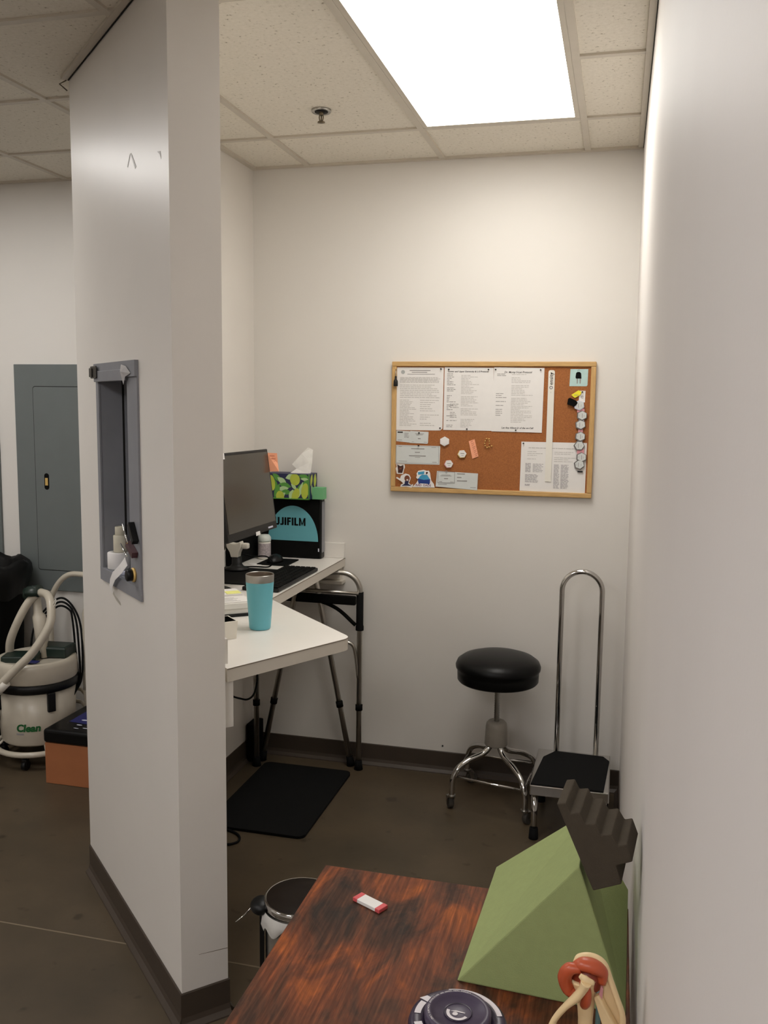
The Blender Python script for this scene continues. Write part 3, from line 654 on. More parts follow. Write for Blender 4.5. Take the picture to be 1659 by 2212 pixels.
# ------------------------------------------------------------------ step stool with handrail
x0, x1, y0, y1 = -.285, .018, 3.44, 3.835
t = thing('step_stool', 'chrome medical step stool with black tread and tall loop handrail', 'step stool', ((x0+x1)/2, (y0+y1)/2, 0))
m = MB(); m.box((x0, y0, .186), (x1, y1, .228), .004); m.build('platform', M_chrome, t)
m = MB(); m.extr([(x0+.004, y0+.004, .2285), (x1-.022, y0+.004, .2285), (x1-.004, y1-.075, .2285), (x1-.03, y1-.03, .2285), (x0+.075, y1-.022, .2285), (x0+.03, y1-.10, .2285)], (0, 0, .004)); m.build('tread', M_rubber, t)
for (x, y) in [(x0+.02, y0+.022), (x1-.02, y0+.022), (x0+.02, y1-.02), (x1-.02, y1-.02)]:
    m = MB(); m.tube([(x, y, .005), (x, y, .186)], .0127, 14); lg = m.build('leg', M_chrome, t)
    m = MB(); m.tube([(x, y, .0006), (x, y, .006), (x, y, .045)], [.019, .019, .0165], 14); m.build('rubber_tip', M_rubber, lg)
m = MB(); a, b, yb = -.207, -.043, 3.822; rr_ = (b-a)/2
m.tube([(a, yb, .10), (a, yb, .93)]+[(a+rr_-rr_*math.cos(th), yb, .932+rr_*math.sin(th)) for th in [PI*i/20 for i in range(21)]]+[(b, yb, .10)], .0113, 14); m.build('handrail', M_chrome, t)

# ------------------------------------------------------------------ cork board and everything pinned on it
bx0_, bx1_, bz0_, bz1_ = -.994, -.107, 1.306, 1.885
t = thing('cork_board', 'wood-framed cork notice board on the back wall', 'notice board', (-.55, 3.995, bz0_))
fw = .021
m = MB(); m.box((bx0_+.01, 3.986, bz0_+.01), (bx1_-.01, 3.9995, bz1_-.01)); m.build('cork_panel', M_cork, t)
for (a, b, c, d, mm) in [(bx0_, bx1_, bz1_-fw, bz1_, M_woodh), (bx0_, bx1_, bz0_, bz0_+fw, M_woodh), (bx0_, bx0_+fw, bz0_+fw, bz1_-fw, M_wood), (bx1_-fw, bx1_, bz0_+fw, bz1_-fw, M_wood)]:
    m = MB(); m.box((a, 3.976, c), (b, 3.9995, d), .003); m.build('frame_rail', mm, t)
YF = 3.9855
def sheet(name, corners, y, label, cat, mt=M_paper, group=None, th=.0008, yb=None):
    m = MB(); zs = [z for x, z in corners]; z0_, z1_ = min(zs), max(zs); yb_ = y if yb is None else yb
    m.extr([V(x, yb_+(y-yb_)*(z-z0_)/(z1_-z0_)-th, z) for x, z in corners], (0, th, 0)); return solo(m, name, mt, label, cat, group)
def lines(parent, spec, y, mt, name='print'):
    m = MB()
    for (xa, xb, z, h) in spec: m.box((xa, y-.0005, z-h/2), (xb, y-.0001, z+h/2))
    return m.build(name, mt, parent)
rg = random.Random(11)
def para(xa, xb, zt_, zb2, step, h, ragged=.3, gap=0.):
    out = []; z = zt_
    while z > zb2:
        if rg.random() > gap:
            x = xa; end = xb-(xb-xa)*ragged*rg.random()
            while x < end:
                w_ = rg.uniform(.006, .022); out.append((x, min(x+w_, end), z, h)); x += w_+.0022
        z -= step
    return out
# sheets
p1 = sheet('paper_sheet', [(-.972, 1.86), (-.973, 1.581), (-.772, 1.583), (-.762, 1.592), (-.761, 1.859)], YF, 'densely printed form with a grey seal, leftmost sheet on the cork board', 'paper')
y = YF-.0008
lines(p1, para(-.958, -.775, 1.815, 1.79, .0052, .0028, .1), y, M_inklite); lines(p1, para(-.958, -.775, 1.782, 1.725, .0078, .0026, .25, .1), y, M_inklite); lines(p1, para(-.958, -.88, 1.715, 1.60, .0066, .0024, .5, .1), y, M_inklite); lines(p1, para(-.865, -.775, 1.715, 1.60, .0092, .0024, .7, .3), y, M_inklite)
lines(p1, [(-.915, -.82, 1.846, .0036), (-.905, -.835, 1.838, .003), (-.925, -.80, 1.83, .0022)], y, M_ink, 'heading')
m = MB(); m.extr([V(-.945+.009*math.cos(a), y-.0003, 1.839+.009*math.sin(a)) for a in [2*PI*i/16 for i in range(16)]], (0, .0003, 0)); m.build('seal', M_seal, p1)
p2 = sheet('paper_sheet', [(-.757, 1.861), (-.758, 1.586), (-.538, 1.586), (-.541, 1.859)], YF-.001, 'printed protocol sheet in the middle of the three large sheets', 'paper')
y = YF-.0018
text('Lower and Upper Extremity & L-S Protocol', .0100, face_back(-.652, y-.0003, 1.842), M_inkdk, 'heading', p2, .0001, bold=.0002, shear=.2)
lines(p2, para(-.745, -.70, 1.832, 1.60, .0068, .0024, .8, .25), y, M_ink); lines(p2, para(-.682, -.60, 1.832, 1.60, .0066, .0022, .6, .2), y, M_inklite); lines(p2, para(-.73, -.69, 1.70, 1.62, .0072, .0022, .6, .3), y, M_ink)
p3 = sheet('paper_sheet', [(-.539, 1.861), (-.544, 1.584), (-.326, 1.582), (-.323, 1.858)], YF-.002, 'printed protocol sheet, right-hand one of the three large sheets', 'paper')
y = YF-.0028
text('Dr. Moray S-Leg Protocol', .0112, face_back(-.435, y-.0003, 1.8395), M_inkdk, 'heading', p3, .0001, bold=.0002, shear=.2)
text('Let Any Allison Jr of the on-Call', .0105, face_back(-.432, y-.0003, 1.6005), M_inkdk, 'footer_note', p3, .0001, bold=.0002, shear=.2)
lines(p3, para(-.525, -.485, 1.832, 1.82, .0065, .0024, .2)+para(-.528, -.48, 1.765, 1.65, .0085, .0022, .6, .4), y, M_ink); lines(p3, para(-.462, -.37, 1.83, 1.62, .0068, .0022, .6, .18), y, M_inklite)
p4 = sheet('paper_sheet', [(-.412, 1.542), (-.414, 1.328), (-.135, 1.326), (-.134, 1.542)], YF, 'wide printed chart sheet at the lower right of the cork board', 'paper')
y = YF-.0008
lines(p4, para(-.38, -.15, 1.516, 1.512, .006, .003, .1)+para(-.385, -.315, 1.50, 1.46, .008, .0022, .5, .2)+para(-.27, -.17, 1.50, 1.455, .008, .0022, .5, .2), y, M_inklite)
for blk in [(-.392, -.368, 1.448, 1.41, .0045, .003, .1), (-.36, -.315, 1.446, 1.408, .0055, .0026, .2), (-.392, -.335, 1.40, 1.365, .0046, .0026, .2), (-.27, -.245, 1.445, 1.345, .005, .0028, .2), (-.24, -.205, 1.445, 1.345, .005, .0028, .25), (-.392, -.37, 1.357, 1.35, .004, .003, .1)]:
    lines(p4, para(*blk), y, M_inktab, 'printed_table')
# ruler strip
t = thing('hanging_ruler', 'long white ruler strip hanging on the cork board', 'ruler', (-.29, YF, 1.37))
def rl(x, z): return V(-.2925+(x)+(z-1.61)*.002, YF-.0045, z)
m = MB(); pts = [rl(-.0135, 1.372), rl(.0135, 1.372), rl(.0135, 1.840)]+[rl(.0055+.008*math.cos(a), 1.840+.009*math.sin(a)) for a in [PI/2*i/5 for i in range(1, 6)]]+[rl(-.0055-.008*math.sin(a), 1.840+.009*math.cos(a)) for a in [PI/2*i/5 for i in range(6)]]
m.extr(pts, (0, .002, 0)); m.build('strip', M_white, t)
text('ensity', .0225, face_back(-.2925, YF-.0048, 1.813, PI/2), M_inkdk, 'lettering', t, .0002, bold=.0002)
m = MB(); m.tube([V(-.2925+.0058*math.cos(a), YF-.0048, 1.7755+.0058*math.sin(a)) for a in [2*PI*i/12 for i in range(12)]], .0016, 6, closed=True); m.build('emblem', mat('purple_grey_print', (118, 112, 122), .6), t)
m = MB(); m.box((-.2935, YF-.0049, 1.752), (-.2925, YF-.0046, 1.758)); m.build('mark', M_ink, t)
# teal card
t = solo(MB().extr([V(-.214, YF-.001, 1.854), V(-.216, YF-.001, 1.782), V(-.145, YF-.001, 1.782), V(-.141, YF-.001, 1.787), V(-.140, YF-.001, 1.854)], (0, .001, 0)), 'picture_card', M_tealpaper, 'pale teal card with a black shape, top right of the cork board', 'card')
m = MB(); yy = YF-.0013
m.poly([(-.190, yy, 1.838), (-.184, yy, 1.842), (-.175, yy, 1.842), (-.169, yy, 1.836), (-.167, yy, 1.814), (-.190, yy, 1.814), (-.192, yy, 1.82)]); m.build('printed_shape', M_blackm, t, fix=False)
m = MB()
for x in (-.187, -.175): m.poly([(x, yy, 1.814), (x+.006, yy, 1.814), (x+.005, yy, 1.793), (x+.001, yy, 1.793)])
m.build('printed_stripe', M_ink, t, fix=False)
m = MB(); m.tube([(-.185, yy, 1.845), (-.182, yy, 1.849), (-.178, yy, 1.851), (-.174, yy, 1.848)], .0008, 6); m.build('printed_loop', M_ink, t)
# white e-tag with strung hexagons, yellow tag, fob
t = sheet('hanging_tag', [(-.175, 1.763), (-.174, 1.714), (-.149, 1.714), (-.148, 1.763)], YF, 'narrow white tag lettered e above the string of hexagon badges', 'tag')
text('e', .026, face_back(-.1615, YF-.0011, 1.739), M_ink, 'lettering', t, .0002)
m = MB(); m.extr([V(x, YF-.006, z) for x, z in [(-.207, 1.745), (-.199, 1.737), (-.191, 1.732), (-.168, 1.746), (-.165, 1.759), (-.177, 1.765)]], (0, .003, 0)); t = solo(m, 'key_tag', M_yellow, 'bright yellow key tag at the top of the badge string', 'tag', bevel=.001)
m = MB(); m.box((-.195, YF-.0064, 1.7435), (-.177, YF-.006, 1.7455), M=None); m.build('writing', M_ink, t)
m = MB(); m.extr([V(x, YF-.014, z) for x, z in [(-.222, 1.705), (-.219, 1.729), (-.211, 1.733), (-.187, 1.722), (-.178, 1.712), (-.186, 1.70), (-.196, 1.694), (-.2, 1.698)]], (0, .012, 0)); solo(m, 'key_fob', M_blackm, 'black key fob hanging below the yellow tag', 'key fob', bevel=.001)
def hexpts(cx, cz, r, y, rot=0., sq=1.): return [V(cx+r*math.cos(rot+PI/3*i), y, cz+r*sq*math.sin(rot+PI/3*i)) for i in range(6)]
hexc = [(-.172, 1.701), (-.159, 1.658), (-.164, 1.619), (-.163, 1.569), (-.166, 1.530), (-.155, 1.481), (-.163, 1.449)]
hl = ['topmost hexagon badge of the string, just under the e tag', 'second hexagon badge from the top of the string', 'third hexagon badge from the top of the string', 'fourth hexagon badge, in the middle of the string', 'fifth hexagon badge from the top, tilted at the chart edge', 'sixth hexagon badge from the top, nearest the frame', 'lowest hexagon badge of the string, with a black clip']
gm = mat('grey_badge_rim', (108, 104, 102), .5)
for k, (x, z) in enumerate(hexc):
    rt = PI/6+[.15, 0, .1, -.05, .5, 0, .2][k]; yy = YF-.012
    t = thing('hexagon_badge', hl[k], 'badge', (x, YF, z), 0, 'hexagon badges strung down the cork board')
    m = MB(); m.extr(hexpts(x, z, .0235, YF-.0115, rt, .93), (0, .0075, 0)); m.build('rim', gm if k != 0 else M_palegrey, t, bevel=.001)
    m = MB(); m.extr(hexpts(x+.0015, z+.001, .0195, YF-.0125, rt, .93), (0, .0012, 0)); m.build('face', M_card, t)
    m = MB(); m.box((x-.0035+.004*(k % 2), YF-.013, z-.009), (x-.0015+.004*(k % 2), YF-.0107, z+.009)); m.box((x+.008, YF-.013, z-.005), (x+.009, YF-.0107, z+.004)); m.box((x-.011, YF-.013, z-.004), (x-.010, YF-.0107, z+.005)); m.build('writing', M_ink, t)
    if k == 6:
        m = MB(); m.box((x-.006, YF-.008, z-.032), (x+.016, YF-.002, z-.027)); m.build('clip', M_black, t)
    if k < 6:
        x2, z2 = hexc[k+1]; zm0, zm1 = z-.018, z2+.018
        m = MB(); m.box((min(x, x2)-.008, YF-.0075, zm1-.004), (max(x, x2)+.010, YF-.005, zm0+.004)); m.build('link', [M_pink, M_palegrey][k in (1, 3)], t)
# loose hexagon tokens
for k, (x, z, r_, side, lab) in enumerate([(-.748, 1.537, .0225, M_paper, 'plain white hexagon stack pinned under the printed sheets'), (-.669, 1.483, .020, mat('cream_print', (226, 200, 120), .7), 'hexagon token with a yellow edge beside the orange note'), (-.728, 1.437, .020, M_pink, 'hexagon token with a pink edge above the lower cards')]):
    t = thing('hexagon_token', lab, 'token', (x, YF, z), 0, 'loose hexagon tokens on the cork board')
    m = MB(); m.extr(hexpts(x-.002, z-.0015, r_, YF-.009, PI/6 if k == 0 else .1, .95), (0, .0085, 0)); m.build('stack', side, t)
    m = MB(); m.extr(hexpts(x, z, r_*.93, YF-.0105, PI/6 if k == 0 else .1, .95), (0, .0015, 0)); m.build('face', M_paper, t)
    if k: m = MB(); m.box((x-.008, YF-.0109, z+.0), (x+.009, YF-.0106, z+.003)); m.box((x-.004, YF-.0109, z-.008), (x+.006, YF-.0106, z-.0065)); m.build('writing', M_ink, t)
t = sheet('sticky_note', [(-.643, 1.539), (-.625, 1.462), (-.598, 1.473), (-.617, 1.548)], YF-.002, 'small orange note with slanted writing on the cork board', 'sticky note', M_orange)
m = MB()
for k in range(9):
    a = V(-.634+k*.0027, YF-.0032, 1.535-k*.0076); m.extr([a, a+V(.009+.004*(k % 2), 0, .006), a+V(.0095+.004*(k % 2), 0, .0048), a+V(.0005, 0, -.0012)], (0, .0003, 0))
m.build('writing', mat('brown_ink', (140, 66, 44), .8), t)
# gold pins
gold = [(-.564, 1.551), (-.553, 1.550), (-.569, 1.541), (-.571, 1.530), (-.569, 1.520), (-.551, 1.541), (-.551, 1.531), (-.561, 1.513), (-.552, 1.516), (-.541, 1.520)]
gp = None
for k, (x, z) in enumerate(gold):
    if gp is None:
        gp = thing('gold_pin', 'small gold push pin in the cluster on bare cork', 'push pin', (x, YF, z), 0, 'cluster of gold push pins')
        m = MB(); m.lathe([(0, 0), (.0028, .0), (.003, .002), (.0016, .004), (.0018, .008), (.003, .0095), (0, .0105)], (x, YF+.0004, z), 10, Matrix.Rotation(PI/2, 3, 'X')); m.build('head', M_gold, gp)
    else: dup(gp, (x, YF, z), 'small gold push pin in the cluster on bare cork')
# cards
def card(c, y, lab, sp, rim=True):
    t = sheet('business_card', c, y, lab, 'card', M_card); yy = y-.0008
    lines(t, sp, yy, M_ink); return t
cd = card([(-.971, 1.579), (-.972, 1.532), (-.906, 1.526), (-.905, 1.577)], YF, 'small card with a bold black mark, far left below the form', para(-.935, -.912, 1.568, 1.545, .006, .0025, .2)+[(-.965, -.945, 1.537, .002)])
lines(cd, [(-.966, -.942, 1.572, .006)], YF-.0008, M_inkdk, 'logo_mark')
card([(-.907, 1.579), (-.909, 1.525), (-.829, 1.523), (-.826, 1.527), (-.824, 1.576)], YF-.001, 'small pale business card pinned right of the bold-marked card', [(-.885, -.845, 1.567, .002), (-.88, -.85, 1.562, .002), (-.872, -.86, 1.545, .004), (-.9, -.89, 1.53, .0015), (-.845, -.83, 1.53, .0015)])
wc = card([(-.972, 1.515), (-.975, 1.43), (-.772, 1.431), (-.770, 1.514)], YF, 'wide bordered certificate card on the left of the cork board', [(-.902, -.842, 1.500, .0035), (-.885, -.862, 1.484, .003), (-.912, -.835, 1.468, .004), (-.885, -.86, 1.461, .0018), (-.96, -.92, 1.443, .0016), (-.805, -.785, 1.441, .0022), (-.96, -.945, 1.508, .0018), (-.81, -.79, 1.507, .0018)])
m = MB(); yy = YF-.001
for (a, b, c, d) in [(-.970, -.776, 1.510, 1.5112), (-.972, -.777, 1.4345, 1.4357), (-.972, -.9708, 1.4345, 1.511), (-.7772, -.776, 1.4345, 1.511)]: m.box((a, yy-.0002, c), (b, yy, d))
m.build('border', M_ink, wc)
card([(-.781, 1.404), (-.786, 1.334), (-.599, 1.324), (-.597, 1.398)], YF-.0097, 'wide pale card overlapping the lower frame of the cork board', [(-.69, -.655, 1.394, .004), (-.69, -.67, 1.378, .004), (-.69, -.645, 1.363, .004), (-.775, -.735, 1.345, .002), (-.63, -.605, 1.335, .002)])
cc = card([(-.777, 1.402), (-.776, 1.351), (-.701, 1.353), (-.700, 1.401)], YF-.0106, 'small bordered card clipped onto the wide lower card', [(-.76, -.72, 1.387, .002), (-.765, -.715, 1.383, .002), (-.748, -.73, 1.371, .004), (-.77, -.757, 1.357, .002), (-.72, -.705, 1.357, .002)])
m = MB()
for (a, b, c, d) in [(-.777, -.7, 1.400, 1.4018), (-.777, -.7, 1.351, 1.3528), (-.777, -.7752, 1.351, 1.4018), (-.7018, -.7, 1.351, 1.4018)]: m.box((a, YF-.0118, c), (b, YF-.0108, d))
m.build('border', M_ink, cc)
m = MB(); m.tube([V(-.742, YF-.0121, 1.400), V(-.7385, YF-.0121, 1.395), V(-.735, YF-.0121, 1.400), V(-.736, YF-.0121, 1.407), V(-.741, YF-.0121, 1.407)], .0009, 6, closed=True); m.build('clip', M_steel, cc)
# stickers
t = sheet('die_cut_sticker', [(-.971, 1.428), (-.968, 1.418), (-.973, 1.409), (-.967, 1.385), (-.938, 1.384), (-.934, 1.405), (-.930, 1.415), (-.932, 1.428)], YF, 'dark brown die-cut sticker in the left corner of the cork board', 'sticker')
m = MB(); m.poly([V(x, YF-.0011, z) for x, z in [(-.966, 1.427), (-.962, 1.405), (-.962, 1.389), (-.942, 1.389), (-.936, 1.41), (-.937, 1.426), (-.95, 1.42)]]); m.build('printed_shape', M_darkbrown, t, fix=False)
m = MB(); m.poly([V(x, YF-.0013, z) for x, z in [(-.955, 1.412), (-.945, 1.414), (-.947, 1.405), (-.957, 1.404)]]); m.build('printed_patch', M_midbrown, t, fix=False)
t = sheet('die_cut_sticker', [(-.948, 1.327), (-.945, 1.338), (-.934, 1.343), (-.945, 1.353), (-.968, 1.366), (-.965, 1.372), (-.95, 1.364), (-.945, 1.378), (-.925, 1.388), (-.908, 1.384), (-.9, 1.37), (-.903, 1.358), (-.909, 1.346), (-.898, 1.337), (-.889, 1.342), (-.89, 1.331), (-.897, 1.325), (-.92, 1.329)], YF-.0097, 'brown and purple die-cut sticker at the lower left frame', 'sticker')
m = MB(); m.poly([V(-.917+.0125*math.cos(a), YF-.0107, 1.366+.014*math.sin(a)) for a in [2*PI*i/16 for i in range(16)]]); m.build('printed_patch', M_midbrown, t, fix=False)
m = MB(); m.poly([V(x, YF-.0108, z) for x, z in [(-.927, 1.354), (-.908, 1.354), (-.912, 1.342), (-.895, 1.333), (-.918, 1.333), (-.943, 1.332), (-.928, 1.342)]]); m.build('printed_shape', M_navy, t, fix=False)
m = MB(); m.poly([V(x, YF-.0110, z) for x, z in [(-.920, 1.362), (-.911, 1.363), (-.913, 1.356), (-.919, 1.356)]]); m.build('printed_spot', M_paper, t, fix=False)
t = sheet('die_cut_sticker', [(-.892, 1.328), (-.874, 1.347), (-.866, 1.362), (-.876, 1.372), (-.872, 1.38), (-.874, 1.39), (-.866, 1.402), (-.842, 1.407), (-.828, 1.403), (-.818, 1.404), (-.812, 1.394), (-.810, 1.38), (-.806, 1.36), (-.794, 1.345), (-.790, 1.329)], YF-.0097, 'white die-cut sticker of a blue car above purple lettering', 'sticker')
yy = YF-.0107
m = MB(); m.poly([V(x, yy, z) for x, z in [(-.866, 1.365), (-.858, 1.378), (-.848, 1.386), (-.825, 1.385), (-.818, 1.374), (-.812, 1.366), (-.812, 1.356), (-.866, 1.356)]]); m.build('printed_body', M_cyan, t, fix=False)
m = MB(); m.poly([V(x, yy-.0002, z) for x, z in [(-.868, 1.368), (-.866, 1.352), (-.862, 1.342), (-.856, 1.346), (-.822, 1.345), (-.818, 1.341), (-.812, 1.347), (-.811, 1.366), (-.84, 1.362)]]); m.build('printed_shadow', M_dblue, t, fix=False)
m = MB(); m.poly([V(x, yy, z) for x, z in [(-.868, 1.396), (-.838, 1.401), (-.839, 1.388), (-.866, 1.384)]]); m.build('printed_cloud', M_cyan, t, fix=False)
m = MB(); m.poly([V(x, yy, z) for x, z in [(-.831, 1.398), (-.822, 1.398), (-.823, 1.391), (-.831, 1.386)]]); m.build('printed_heart', M_darkbrown, t, fix=False)
text('RAD  DADS', .0135, face_back(-.842, yy-.0002, 1.3375), M_magenta, 'lettering', t, .0001, bold=.0003)
# black bottle-shaped key ring at the left frame
t = thing('keyring', 'black bottle-shaped key ring hanging on the left frame of the cork board', 'key ring', (-.965, YF-.012, 1.775))
m = MB(); m.lathe([(0, 0), (.009, 0), (.010, .004), (.0095, .022), (.005, .032), (.0045, .044), (0, .045)], (-.973, 3.9655, 1.776), 16); m.build('bottle', M_black, t)
m = MB(); m.tube([(-.973, 3.9655, 1.82), (-.974, 3.968, 1.835), (-.974, 3.9745, 1.852)], .0016, 6); m.build('chain', M_steel, t)
# push pins
pins = [(-.773, 1.853, 'dark push pin at the top right of the printed form'), (-.772, 1.594, 'dark push pin at the bottom right of the printed form'), (-.738, 1.851, 'dark push pin at the top left of the middle sheet'), (-.563, 1.851, 'dark push pin at the top right of the middle sheet'), (-.652, 1.592, 'dark push pin at the bottom of the middle sheet'), (-.532, 1.851, 'dark push pin at the top left of the right-hand sheet'), (-.339, 1.850, 'dark push pin at the top right of the right-hand sheet'), (-.438, 1.591, 'dark push pin at the bottom of the right-hand sheet'), (-.403, 1.535, 'dark push pin in the corner of the wide chart'), (-.2925, 1.836, 'dark push pin at the top of the white ruler'), (-.867, 1.571, 'dark push pin in the business card'), (-.868, 1.514, 'dark push pin at the top of the wide certificate'), (-.161, 1.758, 'dark push pin holding the e tag')]
bp_ = None
for (x, z, lab) in pins:
    yb = YF-.0048
    if bp_ is None:
        bp_ = thing('push_pin', lab, 'push pin', (x, yb, z), 0, 'dark push pins on the cork board')
        m = MB(); m.lathe([(0, 0), (.0032, .0), (.0032, .0015), (.0017, .003), (.0018, .007), (.003, .0085), (0, .0095)], (x, yb+.0025, z), 10, Matrix.Rotation(PI/2, 3, 'X')); m.build('head', M_inkdk, bp_)
    else: dup(bp_, (x, yb, z), lab)

# ------------------------------------------------------------------ niche in the slanted wall: steel frame and its clutter
t = thing('pass_through_frame', 'grey steel pass-through frame set in the slanted wall', 'frame', D(.5, 1.13))
def dbox(m, a, b, c, d, e0, e1, mi=0): m.extr([D(a, c, e0), D(b, c, e0), D(b, d, e0), D(a, d, e0)], N*(e1-e0), mi)
m = MB(); dbox(m, .279, .714, 1.768, 1.813, .0006, .012); dbox(m, .279, .375, 1.165, 1.768, .0006, .006); dbox(m, .684, .714, 1.165, 1.768, .0006, .006)
m.extr([D(.277, 1.134, .0006), D(.714, 1.126, .0006), D(.714, 1.168, .0006), D(.277, 1.168, .0006)], N*.006); m.build('face_frame', M_grey, t)
m = MB(); dbox(m, .36, .70, 1.757, 1.79, .012, .016); m.build('header_box', M_grey, t, bevel=.003)
m = MB(); dbox(m, s0+.001, s0+.004, z0+.001, z1-.001, -.116, .0); dbox(m, s1-.004, s1-.001, z0+.001, z1-.001, -.068, 0); dbox(m, s1-.006, s1-.003, z0+.001, z1-.001, -.116, -.075); dbox(m, s0+.004, s1-.004, z0+.001, z0+.004, -.116, 0); dbox(m, s0+.004, s1-.004, z1-.004, z1-.001, -.116, 0); dbox(m, s0+.004, s1-.004, z0+.004, z1-.004, -.1172, -.114); m.build('liner', M_grey, t)
m = MB(); dbox(m, s1-.0035, s1-.0022, z0+.004, z1-.004, -.075, -.068); m.build('slot', M_gap, t)
m = MB(); dbox(m, .655, .716, 1.768, 1.806, .0163, .022); dbox(m, .69, .714, 1.772, 1.80, .022, .027); m.build('latch', mat('dark_latch_steel', (86, 82, 76), .35, .8), t, bevel=.002)
m = MB(); m.add([D(.392, 1.803, .0165), D(.345, 1.797, .0165), D(.312, 1.777, .013), D(.352, 1.768, .0165), D(.372, 1.745, .0166), D(.386, 1.763, .0165), D(.37, 1.782, .026)], [[0, 1, 6], [1, 2, 6], [2, 3, 6], [3, 4, 6], [4, 5, 6], [5, 0, 6]]); solo(m, 'tape_scrap', M_tape, 'crumpled clear tape scrap on the top right of the grey frame', 'tape')
rc = D(.638, 0, -.033)
def ring(m, c, ro, ri, za, zb_): m.lathe([(ri, za), (ro-.002, za), (ro, za+.002), (ro, zb_-.002), (ro-.002, zb_), (ri, zb_), (ri, za)], c, 36)
t = MB(); ring(t, (rc.x, rc.y, 0), .035, .014, z0+.0045, z0+.057); r1 = solo(t, 'tape_roll', M_paper, 'large white tape roll lying in the grey wall frame', 'tape')
t = MB(); ring(t, (rc.x+.006, rc.y+.0, 0), .021, .0165, z0+.0575, z0+.112); solo(t, 'tape_roll', M_cardboard, 'narrower cream roll standing on the large white tape roll', 'tape')
m = MB(); m.lathe([(.0145, z0+.10), (.0155, z0+.10), (.0155, z0+.137), (.0145, z0+.139), (.0135, z0+.135), (.0135, z0+.10)], (rc.x+.006, rc.y, 0), 24); solo(m, 'card_tube', M_cardboard, 'cream card tube poking out of the stacked rolls', 'tube')
m = MB(); m.box((-.022, -.015, 0), (.022, .015, .135), .002, M=Matrix.Translation(D(.478, z0+.0045, -.066)) @ Matrix.Rotation(math.atan2(U.y, U.x), 4, 'Z')); solo(m, 'small_carton', M_paper, 'small white carton at the right of the tape rolls', 'box')
m = MB(); m.box((-.02, -.002, 0), (.02, .002, .06), .0005, M=Matrix.Translation(D(.468, z0+.0045, -.030)) @ Matrix.Rotation(math.atan2(U.y, U.x), 4, 'Z')); solo(m, 'blue_packet', M_skyblue, 'sky blue packet leaning beside the white tape roll', 'packet')
for k, (a, b, c, d, mt, lab) in enumerate([(.334, 1.352, .292, 1.303, M_chrome, 'upper of two magnetic clips on the grey frame'), (.362, 1.291, .300, 1.265, M_wine, 'lower of two magnetic clips on the grey frame')]):
    t = thing('magnetic_clip', lab, 'clip', D((a+c)/2, d, .007), 0, 'magnetic clips on the grey frame')
    p, q2 = D(a, b, .012), D(c, d, .012); dd = (q2-p).normalized(); pn = dd.cross(N).normalized()
    m = MB(); m.extr([p-pn*.009, p+pn*.009, q2+pn*.009, q2-pn*.009], N*.012); 
    m.extr([p-pn*.009-N*.0054, p+pn*.009-N*.0054, q2+pn*.009-N*.0054, q2-pn*.009-N*.0054], N*.0054); m.build('body', M_black if k == 0 else M_wine, t, bevel=.001)
    m = MB(); m.tube([p+N*.026, q2+N*.026], .0028, 8); m.build('lever', M_chrome, t)
t = thing('round_knob', 'black and brass round knob on the grey frame', 'knob', D(.355, 1.195, .0066))
Rk = Matrix((U, V(0, 0, 1), N)).transposed()
m = MB(); m.lathe([(0, .007), (.017, .007), (.017, .022), (.014, .024), (0, .024)], D(.338, 1.202, .0066), 24, Rk); m.build('knob', M_black, t)
m = MB(); m.lathe([(0, .0), (.021, .0), (.021, .005), (.018, .007), (0, .007)], D(.338, 1.202, .0066), 24, Rk); m.build('brass_ring', M_gold, t)
m = MB(); st = [D(.40, 1.232, .012), D(.43, 1.205, .02), D(.50, 1.172, .022), D(.545, 1.143, .018), D(.57, 1.118, .014)]
vs = []
for p in st: vs += [p+U*.012+V(0, 0, .01), p-U*.012-V(0, 0, .01)]
m.add(vs, [[2*i, 2*i+1, 2*i+3, 2*i+2] for i in range(4)]); m.add([p-N*.0007 for p in vs], [[2*i, 2*i+1, 2*i+3, 2*i+2] for i in range(4)]); solo(m, 'tape_strip', M_paper, 'white strip of tape curling down over the grey frame edge', 'tape', fix=False)
m = MB(); m.box((-.012, -.006, 0), (.012, .006, .012), .003, M=Matrix.Translation(D(.52, 1.1693, -.012))); solo(m, 'crumpled_wrapper', M_palegrey, 'crumpled grey wrapper below the white tape roll', 'wrapper')
# stain + scuffs on the wall below
m = MB(); m.extr([D(.595, 1.098, .0004), D(.56, 1.085, .0004), D(.52, 1.078, .0004), D(.505, 1.078, .0004), D(.515, 1.086, .0004), D(.57, 1.098, .0004), D(.585, 1.108, .0004)], N*.0003); struct(m.build('trim_%d' % ft, mat('glue_stain', (172, 166, 154), .5))); ft += 1

# ------------------------------------------------------------------ hall: electrical panel etc.
t = thing('electrical_panel', 'tall grey electrical panel on the hall wall', 'electrical panel', (-2.70, 3.99, .735))
m = MB(); m.box((-2.943, 3.985, .735), (-2.45, 3.9995, 1.871), .002); m.build('cover', M_panel, t)
m = MB()
def rrect(xa, xb, za, zb_, r, y):
    out = []
    for (x, z, a) in [(xb-r, za+r, -PI/2), (xb-r, zb_-r, 0), (xa+r, zb_-r, PI/2), (xa+r, za+r, PI)]: out += [V(x+r*math.cos(a+PI/2*i/4), y, z+r*math.sin(a+PI/2*i/4)) for i in range(5)]
    return out
m = MB(); m.extr(rrect(-2.838, -2.533, .838, 1.764, .014, 3.9845), (0, .0006, 0)); m.build('door_gap', M_gap, t)
m = MB(); m.extr(rrect(-2.8345, -2.5365, .8415, 1.7605, .012, 3.9825), (0, .002, 0)); d_ = m.build('door', M_panel, t)
